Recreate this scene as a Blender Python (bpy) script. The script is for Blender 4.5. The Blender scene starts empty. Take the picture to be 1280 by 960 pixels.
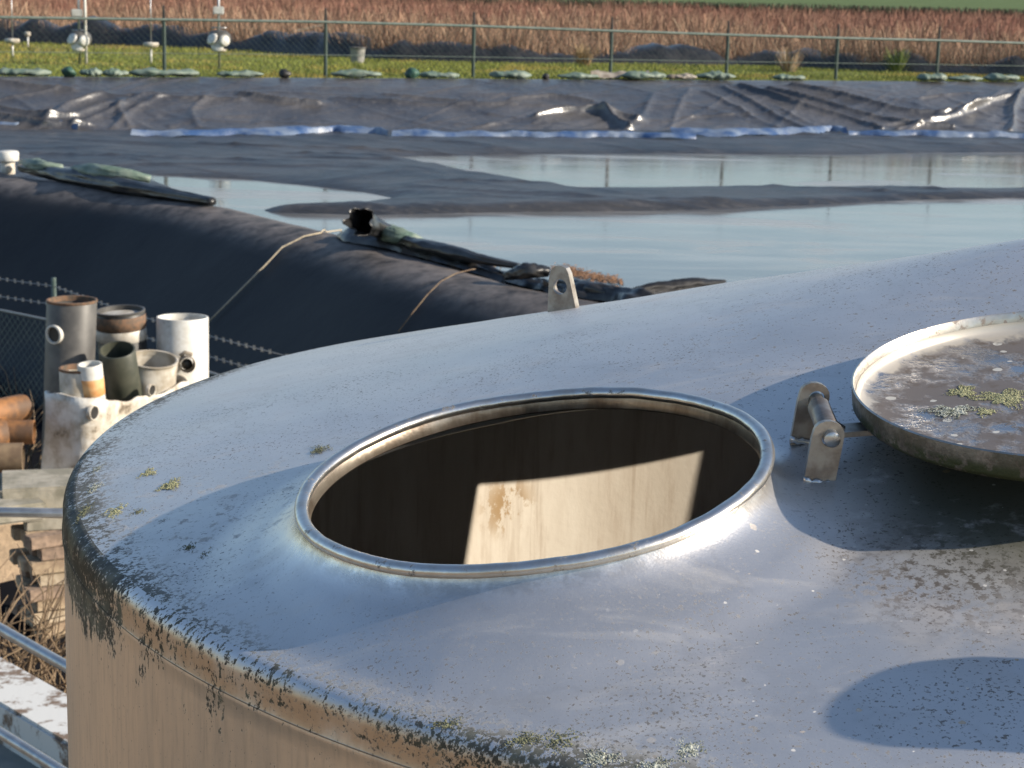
import bpy, bmesh, math, random
import numpy as np
from mathutils import Vector, Matrix, noise as mnoise

random.seed(7)
RNG = np.random.default_rng(11)
PI = math.pi
scene = bpy.context.scene
col = scene.collection

# ------------------------------------------------------------------ camera
FPX, PITCH, ROLL = 2430.0, 0.208, 0.0236
Fv = np.array([0, math.cos(PITCH), -math.sin(PITCH)])
R0v = np.array([1.0, 0, 0]); U0v = np.cross(R0v, Fv)
Rv = math.cos(ROLL) * R0v + math.sin(ROLL) * U0v
Uv = np.cross(Rv, Fv)
cam = bpy.data.cameras.new('camera')
cam.sensor_width = 36.0
cam.lens = 36.0 * FPX / 1280.0
cam.clip_start = 0.05
cam.clip_end = 6000
cam.dof.use_dof = True
cam.dof.focus_distance = 2.05
cam.dof.aperture_fstop = 25
camo = bpy.data.objects.new('camera', cam)
col.objects.link(camo)
camo.matrix_world = Matrix(((Rv[0], Uv[0], -Fv[0], 0), (Rv[1], Uv[1], -Fv[1], 0), (Rv[2], Uv[2], -Fv[2], 0), (0, 0, 0, 1)))
scene.camera = camo

def ray(px, py):
    return Fv + Rv * (px - 640) / FPX - Uv * (py - 480) / FPX
def on_z(px, py, z):
    d = ray(px, py); return d * (z / d[2])
def on_y(px, py, y):
    d = ray(px, py); return d * (y / d[1])

# ------------------------------------------------------------------ light
SUN_AZ, SUN_EL = math.radians(98), math.radians(24)
SUN = np.array([math.sin(SUN_AZ) * math.cos(SUN_EL), math.cos(SUN_AZ) * math.cos(SUN_EL), math.sin(SUN_EL)])
w = bpy.data.worlds.new('World'); scene.world = w; w.use_nodes = True
nt = w.node_tree
sky = nt.nodes.new('ShaderNodeTexSky'); sky.sky_type = 'NISHITA'; sky.sun_disc = False
sky.sun_elevation = SUN_EL; sky.sun_rotation = SUN_AZ
sky.altitude = 0; sky.air_density = 1.0; sky.dust_density = 0.6; sky.ozone_density = 1.5
bg = nt.nodes['Background']; bg.inputs['Strength'].default_value = 0.105
nt.links.new(sky.outputs[0], bg.inputs[0])
sl = bpy.data.lights.new('sun', 'SUN'); sl.energy = 4.8; sl.angle = math.radians(0.53); sl.color = (1.0, 0.89, 0.74)
so = bpy.data.objects.new('sun', sl); col.objects.link(so)
so.rotation_euler = Vector(SUN).to_track_quat('Z', 'Y').to_euler()
so.location = (20, 0, 12)
scene.view_settings.view_transform = 'Standard'
scene.view_settings.look = 'None'
scene.view_settings.gamma = 1
scene.cycles.caustics_reflective = False
scene.view_settings.exposure = 0.8

# ------------------------------------------------------------------ materials
class NB:
    def __init__(s, name):
        s.m = bpy.data.materials.new(name); s.m.use_nodes = True
        s.t = s.m.node_tree; s.n = s.t.nodes; s.l = s.t.links
        s.p = s.n['Principled BSDF']
        s.co = s.n.new('ShaderNodeTexCoord').outputs['Object']
    def put(s, sock, v):
        if hasattr(v, 'is_linked') or isinstance(v, bpy.types.NodeSocket): s.l.new(v, sock)
        elif isinstance(v, (tuple, list)) and len(v) == 3 and sock.type == 'RGBA': sock.default_value = (*v, 1)
        else: sock.default_value = v
    def attr(s, name, out='Vector'):
        a = s.n.new('ShaderNodeAttribute'); a.attribute_name = name; return a.outputs[out]
    def scale(s, v, sc):
        a = s.n.new('ShaderNodeMapping'); s.l.new(v, a.inputs[0]); a.inputs['Scale'].default_value = sc; return a.outputs[0]
    def noise(s, sc, det=3, rough=.55, vec=None, dist=0):
        a = s.n.new('ShaderNodeTexNoise'); s.l.new(vec or s.co, a.inputs['Vector'])
        a.inputs['Scale'].default_value = sc; a.inputs['Detail'].default_value = det
        a.inputs['Roughness'].default_value = rough; a.inputs['Distortion'].default_value = dist
        return a.outputs['Fac']
    def voro(s, sc, vec=None, rnd=1):
        a = s.n.new('ShaderNodeTexVoronoi'); s.l.new(vec or s.co, a.inputs['Vector'])
        a.inputs['Scale'].default_value = sc; a.inputs['Randomness'].default_value = rnd
        return a.outputs['Distance'], a.outputs['Color']
    def ms(s, v, lo, hi, a=0., b=1.):
        r = s.n.new('ShaderNodeMapRange'); r.interpolation_type = 'SMOOTHSTEP'; s.l.new(v, r.inputs[0])
        for i, x in enumerate((lo, hi, a, b)): r.inputs[i + 1].default_value = x
        return r.outputs[0]
    def math(s, op, a, b=0., c=0.):
        r = s.n.new('ShaderNodeMath'); r.operation = op
        for i, x in enumerate((a, b, c)): s.put(r.inputs[i], x)
        return r.outputs[0]
    def mul(s, a, b): return s.math('MULTIPLY', a, b)
    def add(s, a, b): return s.math('ADD', a, b)
    def mx(s, a, b): return s.math('MAXIMUM', a, b)
    def mix(s, f, a, b):
        r = s.n.new('ShaderNodeMix'); r.data_type = 'RGBA'
        s.put(r.inputs[0], f); s.put(r.inputs[6], a); s.put(r.inputs[7], b); return r.outputs[2]
    def lerp(s, f, a, b):
        r = s.n.new('ShaderNodeMix'); r.data_type = 'FLOAT'
        s.put(r.inputs[0], f); s.put(r.inputs[2], a); s.put(r.inputs[3], b); return r.outputs[0]
    def xyz(s, v=None):
        r = s.n.new('ShaderNodeSeparateXYZ'); s.l.new(v or s.co, r.inputs[0]); return r.outputs
    def ball(s, c, r0, r1):
        d = s.n.new('ShaderNodeVectorMath'); d.operation = 'DISTANCE'; s.l.new(s.co, d.inputs[0]); d.inputs[1].default_value = c
        return s.ms(d.outputs['Value'], r0, r1, 1, 0)
    def bump(s, h, strength, dist):
        b = s.n.new('ShaderNodeBump'); b.inputs['Strength'].default_value = strength; b.inputs['Distance'].default_value = dist
        s.l.new(h, b.inputs['Height']); s.l.new(b.outputs[0], s.p.inputs['Normal'])
    def out(s, color=None, rough=None, metal=None, spec=None):
        if color is not None: s.put(s.p.inputs['Base Color'], color)
        if rough is not None: s.put(s.p.inputs['Roughness'], rough)
        if metal is not None: s.put(s.p.inputs['Metallic'], metal)
        if spec is not None: s.put(s.p.inputs['Specular IOR Level'], spec)
        return s.m

def simple(name, c1, c2, sc, rough=.7, metal=0., bump=.0, bd=.01, lo=.35, hi=.65, det=4):
    b = NB(name); n = b.noise(sc, det)
    cc = b.mix(b.ms(n, lo, hi), c1, c2)
    if bump: b.bump(b.noise(sc * 3, 4), bump, bd)
    return b.out(cc, rough, metal)

# ------------------------------------------------------------------ tank numbers (world, camera at the origin)
XC, YC, RT, ZR, HC, KN = 0.6578, 2.6358, 1.2506, -0.6469, 0.3091, 0.0433
R0 = RT - KN
SL = math.atan(HC / R0)
RE = R0 + KN * math.sin(SL)
ZE = ZR - KN + KN * math.cos(SL)
KB = 0.022                                   # small bend between roof and upright collar
RE1, ZE1 = RE, ZE
RE = RT - KB + KB * math.sin(SL)
ZE = ZE1 - (RE - RE1) * math.tan(SL)
AP = on_y(1338, 288.5, 2.67)                 # the apex sits a little off the axis
def cone_z(x, y):
    dx, dy = np.asarray(x) - AP[0], np.asarray(y) - AP[1]; d = np.hypot(dx, dy) + 1e-9
    ux, uy = dx / d, dy / d; ox, oy = AP[0] - XC, AP[1] - YC
    b_ = ox * ux + oy * uy; t = -b_ + np.sqrt(np.maximum(b_ * b_ - (ox * ox + oy * oy - RE * RE), 1e-9))
    q = d / t; q = np.sqrt(q * q + 0.012 ** 2)
    return ZE + (AP[2] - ZE) * (1 - q)
GROUND = -3.7
BASE = np.array([XC, YC, GROUND])
MC = np.array([0.0241, 2.0163, -0.5182]); MN = np.array([-0.154, -0.1175, 1.0]); MN /= np.linalg.norm(MN)

def roof_hit(px, py):
    d = ray(px, py); t = np.linspace(1.0, 4.5, 14000)
    P = d * t[:, None]; z = cone_z(P[:, 0], P[:, 1])
    return P[np.argmax(P[:, 2] <= z)]

def L(p): return tuple((np.asarray(p) - BASE).tolist())

# roof steel --------------------------------------------------------
def make_roof_mat():
    b = NB('weathered stainless steel roof')
    big = b.noise(2.2, 3); med = b.noise(11, 4)
    dens = b.noise(6, 3)
    # fine dark specks
    sp = b.noise(240, 3, .65)
    thr = b.ms(dens, .3, .7, .055, -.015)
    specks = b.ms(b.add(sp, b.add(thr, b.mul(b.ms(b.xyz()[1], -.7, -1.0), .02))), .635, .68)
    sp2 = b.noise(110, 3, .65)
    rightness = b.ms(b.xyz()[0], -.75, -.1)
    blots = b.mul(b.ms(sp2, .63, .68), b.lerp(rightness, .25, .95))
    # lichen specks
    vd, vc = b.voro(80, b.scale(b.co, (1, 1, 0))); csep = b.n.new('ShaderNodeSeparateColor'); b.l.new(vc, csep.inputs[0])
    size = b.ms(csep.outputs[0], .66, 1., .0, .28)
    wob = b.mul(b.noise(330, 3), .22)
    wl = b.math('LESS_THAN', b.add(vd, wob), size)
    nearmask = b.ms(b.xyz()[1], -.95, -.35, 1, .0)
    wl = b.mul(wl, b.mx(b.mul(nearmask, b.ms(rightness, .1, .6)), .04))
    vd2, vc2 = b.voro(36, b.scale(b.co, (1, 1.2, 0))); c2 = b.n.new('ShaderNodeSeparateColor'); b.l.new(vc2, c2.inputs[0])
    ochre = b.math('LESS_THAN', b.add(vd2, b.mul(b.noise(150, 2), .22)), b.ms(c2.outputs[1], .66, 1., -.02, .28))
    ochre = b.mul(ochre, b.mx(b.mul(nearmask, rightness), .0))
    # stains
    br = b.mul(b.mx(b.ball(L((.43, 1.83, -.55)), .02, .17), b.mul(b.ball(L((.50, 1.78, -.56)), .05, .22), .8)), b.ms(med, .38, .62))
    brd = b.mul(b.mx(b.ball(L((.42, 1.80, -.55)), .03, .13), 0.), b.ms(b.noise(90, 4, .7), .48, .60))
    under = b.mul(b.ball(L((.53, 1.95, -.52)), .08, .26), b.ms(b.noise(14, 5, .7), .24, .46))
    edge = b.attr('edge', 'Fac')
    edgea = b.mul(b.ms(edge, .1, .8), b.ms(b.add(b.mul(b.add(b.noise(75, 4, .7), b.noise(190, 3, .7)), .5), b.add(b.mul(edge, .10), b.mul(b.noise(7, 3), .24))), .67, .72))
    leftm = b.mul(b.ball(L((-.42, 2.15, -.62)), .03, .30), b.ms(b.noise(45, 4, .7), .56, .66))
    neck = b.mul(b.ms(b.attr('skirt', 'Fac'), .86, .98), b.ms(b.noise(40, 4, .7), .38, .6))
    film = b.ms(big, .3, .7)
    c = b.mix(film, (.60, .585, .575), (.66, .645, .635))
    run = b.ms(b.noise(5, 4, .6, b.scale(b.co, (1, 3.2, 1)), 1.2), .52, .72)
    c = b.mix(b.mul(run, .15), c, (.40, .38, .36))
    tide = b.mul(b.ms(b.noise(3.1, 5, .6), .485, .50), b.ms(b.noise(3.1, 5, .6), .53, .50)); c = b.mix(b.mul(tide, .12), c, (.33, .31, .29))
    c = b.mix(b.mul(b.ms(med, .4, .7), .22), c, (.50, .49, .48))
    clean = b.math('SUBTRACT', 1., b.mul(b.attr('skirt', 'Fac'), .95))
    specks = b.mul(specks, clean); blots = b.mul(blots, clean)
    c = b.mix(b.mul(specks, .8), c, (.035, .03, .027))
    c = b.mix(b.mul(blots, .85), c, (.05, .04, .03))
    c = b.mix(b.mul(br, .6), c, (.15, .11, .085))
    c = b.mix(b.mul(brd, .9), c, (.04, .028, .025))
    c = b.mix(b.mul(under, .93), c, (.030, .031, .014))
    c = b.mix(b.mul(neck, .35), c, (.12, .10, .08))
    c = b.mix(b.mul(edgea, .9), c, (.05, .05, .035))
    c = b.mix(b.mul(leftm, .5), c, (.06, .06, .045))
    c = b.mix(b.mul(ochre, .75), c, (.33, .22, .10))
    c = b.mix(b.mul(wl, .8), c, (.52, .51, .48))
    dirt = b.mx(b.mx(b.mul(specks, .8), b.mul(blots, .9)), b.mx(b.mx(b.mul(br, .7), b.mul(under, .85)), b.mx(b.mx(edgea, leftm), b.mx(b.mx(wl, ochre), brd))))
    met = b.math('SUBTRACT', b.math('SUBTRACT', .80, b.mul(run, .14)), b.mul(dirt, .76))
    ro = b.math('SUBTRACT', b.add(b.add(.385, b.add(b.mul(film, .07), b.mul(run, .05))), b.mul(dirt, .3)), b.mul(b.attr('skirt', 'Fac'), .15))
    soft = b.mx(b.mx(edgea, leftm), b.mul(wl, .6))
    h = b.add(b.mul(b.noise(420, 2), .22), b.add(b.mul(soft, .5), b.mul(b.noise(28, 3), .6)))
    h = b.add(h, b.mul(b.noise(130, 3, .6, b.scale(b.co, (.25, 2.2, 1))), .35)); h = b.add(h, b.mul(b.noise(7, 2), 2.2))
    b.bump(h, .2, .003)
    return b.out(c, ro, met)

SEAM = KB * (PI / 2 - SL) + (ZE - KB * math.cos(SL)) - (ZR - KN) + .006
def make_wall_mat():
    b = NB('stained steel wall with algae')
    wc = b.attr('wallco')
    x = b.xyz(wc); arc = x[0]; pr = x[1]
    streak = b.noise(6, 5, .6, b.scale(wc, (7, .6, 1)))
    fine = b.noise(14, 4, .6, b.scale(wc, (9, 1.0, 1)))
    drip = b.noise(7, 5, .7, b.scale(wc, (4, 1.2, 1)))
    spot = b.noise(75, 4, .7, b.scale(wc, (1.7, 1, 1)))
    c = b.mix(b.ms(streak, .35, .68), (.64, .525, .41), (.56, .47, .38))
    c = b.mix(b.mul(b.ms(fine, .45, .75), .45), c, (.34, .29, .24))
    # knuckle belt: rust brown film
    kb = b.ms(pr, .012, .024); belt = b.mul(kb, b.ms(pr, SEAM - .003, SEAM + .004, 1, 0))
    c = b.mix(b.mul(belt, b.ms(b.noise(18, 4), .3, .6, .15, .75)), c, (.42, .26, .14))
    c = b.mix(b.ms(pr, .020, .010), c, (.58, .58, .59))
    # algae round the seam, running down in drips
    reach = b.ms(drip, .40, .72, -.02, .14)
    down = b.ms(b.math('SUBTRACT', b.add(pr, b.mul(b.noise(40, 4, .7), .05)), b.add(reach, .04)), -.035, .02, 1, 0)
    clump = b.ms(b.noise(3.4, 4, .6, b.scale(wc, (1, .15, 1))), .36, .54, .15, 1)
    lefta = b.attr('leftness', 'Fac')
    al = b.mul(b.mul(down, b.mx(clump, b.mul(lefta, .6))), b.ms(spot, b_lo(), .56))
    spk = b.mul(b.ms(b.noise(150, 3, .6, b.scale(wc, (1.6, 1, 1))), .655, .70), b.ms(pr, .1, .5, .9, .35))
    frontm = b.ms(b.xyz()[0], -1.0, -.62)
    al2 = b.mul(b.ms(pr, .075, .01, .0, 1), b.ms(b.add(spot, b.mul(frontm, .16)), .50, .58))
    al = b.mx(b.mx(al, b.mul(b.mul(al2, .8), b.mx(b.mx(b.mul(clump, .95), frontm), lefta))), b.mul(b.ms(b.add(lefta, b.mul(b.noise(9, 5, .75, b.scale(wc, (1.3, .5, 1))), 1.3)), .92, 1.2), b.ms(b.add(b.mul(b.ms(pr, .20, .0), .5), b.mul(b.noise(22, 5, .72, b.scale(wc, (1.5, .7, 1))), .6)), .50, .62)))
    grain = b.noise(170, 3, .7, b.scale(wc, (1.3, 1, 1)))
    gr2 = b.math('SUBTRACT', b.add(b.mul(b.ms(grain, .36, .64), .8), b.mul(b.ms(b.noise(60, 3, .6, wc), .36, .64), .4)), .6)
    al = b.ms(b.add(b.mul(al, .9), b.mul(gr2, .75)), .36, .72)
    seam = b.mul(b.ms(pr, SEAM - .0008, SEAM - .0002), b.ms(pr, SEAM + .0010, SEAM + .0004))
    c = b.mix(b.mul(spk, .8), c, (.06, .05, .04))
    c = b.mix(b.mul(al, .9), c, b.mix(b.ms(b.noise(25, 3), .4, .65), (.03, .032, .024), (.10, .10, .07)))
    c = b.mix(b.mul(seam, .7), c, (.03, .027, .022))
    dirt = b.mx(al, spk)
    met = b.mul(b.lerp(belt, .66, .42), b.math('SUBTRACT', 1., dirt))
    b.put(b.p.inputs['Specular IOR Level'], b.lerp(dirt, .5, .05))
    ro = b.add(b.add(.30, b.mul(fine, .12)), b.mul(dirt, .45))
    h = b.add(b.mul(dirt, 1.2), b.add(b.mul(b.noise(60, 3), .3), b.math('SUBTRACT', b.mul(b.noise(6, 2), 1.0), b.mul(seam, 1.5))))
    b.bump(h, .25, .004)
    return b.out(c, ro, met)
def b_lo(): return .45

M = {}
def make_mats():
    M['roof'] = make_roof_mat()
    M['wall'] = make_wall_mat()
    b = NB('bright worn steel'); n = b.noise(30, 4, .7)
    c = b.mix(b.ms(n, .35, .7), (.62, .61, .59), (.50, .47, .43))
    g = b.ms(b.noise(70, 4, .7), .60, .68)
    c = b.mix(b.mul(g, .8), c, (.10, .085, .07)); b.bump(b.noise(120, 3), .15, .002)
    M['rim'] = b.out(c, b.add(.22, b.mul(n, .2)), b.math('SUBTRACT', .97, b.mul(g, .7)))
    b = NB('brown stained steel'); n = b.noise(14, 5, .7, b.scale(b.co, (1, 1, .4)))
    c = b.mix(b.ms(n, .35, .65), (.38, .33, .27), (.17, .125, .09)); b.bump(b.noise(90, 3), .2, .002)
    M['neck'] = b.out(c, .36, .85)
    b = NB('tank inside scale'); co = b.scale(b.co, (2.2, 2.2, .5)); n = b.noise(4, 5, .65, co); n2 = b.noise(16, 5, .7, b.scale(b.co, (2, 2, .25)))
    c = b.mix(b.ms(n, .3, .7), (.66, .61, .53), (.55, .49, .41))
    c = b.mix(b.mul(b.ms(n2, .5, .72), .6), c, (.43, .355, .28))
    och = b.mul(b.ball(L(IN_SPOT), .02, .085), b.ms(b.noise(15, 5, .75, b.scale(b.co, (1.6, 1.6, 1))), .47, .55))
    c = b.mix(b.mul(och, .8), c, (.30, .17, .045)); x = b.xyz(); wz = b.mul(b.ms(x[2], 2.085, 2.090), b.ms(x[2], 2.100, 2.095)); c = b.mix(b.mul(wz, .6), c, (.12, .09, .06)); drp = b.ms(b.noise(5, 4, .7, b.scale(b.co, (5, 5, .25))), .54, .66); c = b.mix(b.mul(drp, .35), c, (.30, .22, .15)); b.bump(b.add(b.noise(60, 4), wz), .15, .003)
    M['inside'] = b.out(c, .62, .15)
    # lid
    b = NB('lid steel'); n = b.noise(16, 4, .7); g = b.ms(b.noise(75, 4, .7), .56, .64)
    c = b.mix(b.ms(n, .35, .65), (.56, .54, .50), (.42, .38, .33)); c = b.mix(b.mul(g, .7), c, (.14, .10, .08))
    b.bump(b.noise(90, 3), .15, .002); M['lid'] = b.out(c, b.add(.24, b.mul(n, .15)), b.math('SUBTRACT', .93, b.mul(g, .75)))
    b = NB('lid floor with dried dirt and painted sunlit ring'); x = b.xyz()
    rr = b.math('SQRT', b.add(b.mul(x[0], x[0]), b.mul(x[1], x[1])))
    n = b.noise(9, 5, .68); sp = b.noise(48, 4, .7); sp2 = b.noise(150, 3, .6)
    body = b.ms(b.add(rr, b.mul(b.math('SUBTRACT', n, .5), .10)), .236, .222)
    dk = b.mul(body, b.ms(b.add(n, b.mul(sp, .3)), .52, .68))
    vd, vc = b.voro(45, b.scale(b.co, (1, 1, 0))); cs = b.n.new('ShaderNodeSeparateColor'); b.l.new(vc, cs.inputs[0])
    wl = b.mul(b.math('LESS_THAN', b.add(vd, b.mul(sp2, .15)), b.ms(cs.outputs[0], .5, 1., -.02, .36)), body)
    c = b.mix(body, (.49, .45, .39), (.42, .41, .41))  # pale ring by the rim: the bright sunlit stripe painted into the colour
    c = b.mix(b.mul(dk, .85), c, (.075, .058, .05))
    c = b.mix(b.mul(b.mul(body, b.ms(sp, .55, .64)), .75), c, (.10, .08, .065))
    c = b.mix(b.mul(wl, .85), c, (.50, .49, .45))
    dirt = b.mx(b.mx(dk, wl), b.mul(b.mul(body, b.ms(sp, .55, .64)), .8))
    b.bump(b.add(dirt, b.mul(b.noise(12, 2), .6)), .3, .003)
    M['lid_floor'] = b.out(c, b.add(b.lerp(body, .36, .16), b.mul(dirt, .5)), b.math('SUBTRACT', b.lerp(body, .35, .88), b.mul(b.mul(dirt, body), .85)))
    b = NB('lid outside wall with moss'); x = b.xyz(); n = b.noise(20, 5, .7); n2 = b.noise(55, 4, .7)
    c = b.mix(b.ms(n, .4, .6), (.33, .28, .23), (.16, .13, .10))
    ms_ = b.mul(b.ms(n2, .40, .52), b.mx(b.ms(x[0], -.20, .02, .25, 1), b.ms(x[2], -.008, -.020))); c = b.mix(ms_, c, (.05, .055, .02))
    b.bump(n2, .5, .004); M['lid_wall'] = b.out(c, .55, b.math('SUBTRACT', .65, b.mul(ms_, .6)))
    M['lichen'] = simple('grey green lichen', (.42, .40, .22), (.24, .24, .13), 180, .95, 0, .6, .003)
    M['lichen_dark'] = simple('dark lichen', (.22, .22, .12), (.07, .075, .05), 160, .95, 0, .6, .003)
    M['lichen_pale'] = simple('pale lichen', (.48, .49, .42), (.13, .14, .10), 140, .95, 0, .6, .003)
    M['plate'] = simple('hinge plate steel', (.40, .37, .33), (.24, .20, .17), 40, .42, .85, .15, .002)
    # black liner
    b = NB('black plastic liner'); n = b.noise(.7, 4, .6); n2 = b.noise(9, 5, .65); n3 = b.noise(2.2, 5, .6, b.scale(b.co, (1, 3, 1)))
    c = b.mix(b.ms(n, .35, .65), (.018, .019, .021), (.042, .040, .039))
    c = b.mix(b.mul(b.ms(n2, .5, .75), .6), c, (.10, .09, .08))
    c = b.mix(b.mul(b.ms(n3, .5, .7), .5), c, (.085, .078, .074))
    b.bump(b.add(b.mul(b.noise(3, 4, .6, b.scale(b.co, (.3, 1.2, 1)), 1.0), 1.0), b.mul(b.noise(2.2, 5, .7, b.scale(b.co, (.8, 3.2, 1)), 1.5), .9)), .6, .04)
    M['liner'] = b.out(c, b.add(.28, b.mul(n2, .2)), 0, .5)
    b = NB('dusty crest liner'); n = b.noise(.9, 4, .6); n2 = b.noise(6, 5, .62)
    up = b.ms(b.attr('crest', 'Fac'), .1, .9)
    c = b.mix(b.ms(n, .3, .7), (.009, .0095, .012), (.015, .015, .0165))
    dust = b.mul(up, b.ms(b.add(n2, b.mul(n, .4)), .35, 1.0))
    c = b.mix(b.mul(dust, .9), c, (.19, .165, .15))
    b.bump(b.add(b.mul(n2, .5), b.noise(3, 4)), .15, .03); M['crest'] = b.out(c, .6, 0, b.ms(b.attr('apron', 'Fac'), 0, 1, .22, 0))
    b = NB('glossy black bank sheet'); n = b.noise(.8, 4, .6); n2 = b.noise(10, 5, .65)
    c = b.mix(b.ms(n, .35, .65), (.035, .035, .038), (.075, .07, .068)); c = b.mix(b.mul(b.ms(n2, .5, .75), .5), c, (.12, .11, .10))
    b.bump(b.add(b.noise(4, 4), b.mul(b.noise(9, 4, .6, b.scale(b.co, (1, .3, .3))), .5)), .45, .05)
    M['bank'] = b.out(c, b.add(.28, b.mul(n2, .16)), 0, 1.0)
    M['sock'] = simple('black tube fabric', (.012, .013, .015), (.028, .027, .027), 8, .33, 0, .25, .02)
    M['bluesheet'] = simple('blue plastic sheet', (.03, .07, .17), (.14, .18, .25), 3.2, .45, 0, .3, .03)
    b = NB('standing water'); s1 = b.noise(1.3, 4, .6, b.scale(b.co, (.35, 1.6, 1))); s2 = b.noise(30, 3, .6, b.scale(b.co, (.4, 1, 1)))
    s3 = b.noise(.55, 5, .65, b.scale(b.co, (.5, 1.3, 1)), .8)
    c = b.mix(b.ms(s1, .4, .7), (.11, .11, .11), (.22, .215, .205)); c = b.mix(b.mul(b.ms(s3, .50, .66), .55), c, (.36, .35, .33))
    b.bump(b.add(b.mul(b.noise(5, 3, .6, b.scale(b.co, (.4, 1, 1))), .8), b.mul(s2, .3)), .08, .02)
    b.p.inputs['IOR'].default_value = 1.33
    M['water'] = b.out(c, b.add(b.lerp(b.ms(s1, .4, .7), .05, .12), b.mul(b.ms(s3, .5, .66), .16)), 0)
    M['greenbag'] = simple('green woven bag', (.09, .14, .11), (.17, .21, .17), 6, .6, 0, .4, .02)
    M['darkgreen'] = simple('dark green bag', (.018, .05, .04), (.03, .085, .06), 7, .55, 0, .4, .02)
    M['dullbag'] = simple('dull brown bag', (.16, .13, .10), (.30, .27, .23), 6, .8, 0, .4, .02)
    M['fencegreen'] = simple('dark green coated steel', (.018, .035, .03), (.03, .055, .045), 20, .45)
    M['railgreen'] = simple('grey green rail', (.10, .14, .12), (.17, .20, .17), 12, .45)
    M['wire'] = simple('green fence wire', (.04, .065, .055), (.07, .095, .08), 20, .5)
    M['barb'] = simple('galvanised wire', (.22, .22, .21), (.35, .34, .32), 60, .5, .4)
    b = NB('white plastic'); n = b.noise(7, 5, .7); c = b.mix(b.ms(n, .35, .6), (.62, .62, .59), (.50, .48, .43)); c = b.mix(b.mul(b.ms(n, .58, .68), .7), c, (.26, .22, .16)); M['white'] = b.out(c, .5)
    M['offwhite'] = simple('dirty white plastic', (.54, .51, .45), (.30, .26, .20), 7, .55, 0, .15, .005)
    M['greypvc'] = simple('grey pvc', (.055, .053, .05), (.10, .095, .088), 6, .5, 0, .1, .004)
    M['rust'] = simple('rusty band', (.17, .095, .055), (.09, .065, .045), 25, .8, 0, .3, .004)
    M['orange'] = simple('orange rusty pipe', (.27, .12, .04), (.10, .055, .03), 7, .7, 0, .3, .01)
    M['black'] = simple('black rubber', (.012, .012, .012), (.022, .021, .02), 12, .5)
    M['olive'] = simple('dark olive plastic', (.035, .04, .028), (.06, .062, .045), 10, .5)
    M['orangelabel'] = simple('faded orange', (.55, .26, .09), (.62, .38, .18), 15, .6)
    b = NB('dirty translucent tub'); n = b.noise(5, 5, .68); n2 = b.noise(3, 4, .6, b.scale(b.co, (1, 1, 3)))
    c = b.mix(b.ms(n, .36, .6), (.66, .64, .59), (.40, .35, .28)); c = b.mix(b.mul(b.ms(n, .55, .64), .85), c, (.11, .085, .055))
    c = b.mix(b.mul(b.ms(n2, .55, .75), .5), c, (.30, .24, .16)); b.bump(n, .35, .03); M['tub'] = b.out(c, .5, 0)
    M['concrete'] = simple('mossy concrete', (.34, .31, .25), (.20, .185, .14), 8, .9, 0, .4, .01)
    for i, (a, c_) in enumerate((((.38, .29, .19), (.25, .18, .12)), ((.28, .20, .145), (.16, .115, .085)), ((.44, .36, .26), (.30, .235, .16)))):
        M['brick%d' % i] = simple('clay paver %d' % i, a, c_, 22, .9, 0, .4, .006)
    M['galv'] = simple('galvanised tube', (.42, .43, .44), (.32, .33, .34), 18, .35, .75)
    b = NB('white painted concrete'); n = b.noise(3, 5, .7, b.scale(b.co, (1, 1, 1)))
    c = b.mix(b.ms(n, .50, .57), (.56, .56, .54), (.17, .12, .085)); b.bump(b.noise(40, 4), .2, .004); M['kerb'] = b.out(c, .8, 0)
    M['deck'] = simple('grey green concrete', (.15, .165, .155), (.22, .22, .195), 5, .85, 0, .3, .006)
    M['wood'] = simple('weathered wood', (.26, .22, .17), (.17, .14, .11), 9, .85)
    M['twig'] = simple('dry stalk', (.21, .15, .09), (.12, .08, .05), 9, .9)
    M['rope'] = simple('pale rope', (.42, .36, .26), (.30, .25, .18), 60, .9)
    b = NB('ground soil and grass'); x = b.xyz(); n = b.noise(.35, 5, .65); n2 = b.noise(3.5, 5, .7); n3 = b.noise(30, 4, .7)
    soil = b.mix(b.ms(n2, .35, .65), (.38, .28, .185), (.26, .195, .13)); soil = b.mix(b.mul(b.ms(n3, .5, .7), .4), soil, (.12, .09, .065))
    gr = b.mix(b.ms(n2, .35, .65), (.10, .14, .025), (.18, .19, .045))
    tan = b.mix(b.ms(n2, .35, .65), (.22, .15, .09), (.15, .10, .06))
    fg = b.attr('grassy', 'Fac'); ft = b.attr('field', 'Fac'); ff = b.attr('farfield', 'Fac')
    c = b.mix(fg, soil, gr); c = b.mix(ft, c, tan); c = b.mix(ff, c, b.mix(b.ms(n, .3, .7), (.07, .11, .035), (.10, .14, .05)))
    b.bump(b.add(n2, n3), .4, .05); M['ground'] = b.out(c, .95, 0, .2)
    for nm in ('grassblades', 'shrubs', 'reeds'):
        b = NB(nm); c = b.attr('tint', 'Color'); M[nm] = b.out(c, .75, 0, .2)
    b = NB('floating leaf litter'); n = b.noise(14, 4, .7); c = b.mix(b.ms(n, .35, .65), (.28, .15, .075), (.16, .085, .045)); b.bump(n, .5, .02); M['litter'] = b.out(c, .8, 0)

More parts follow.
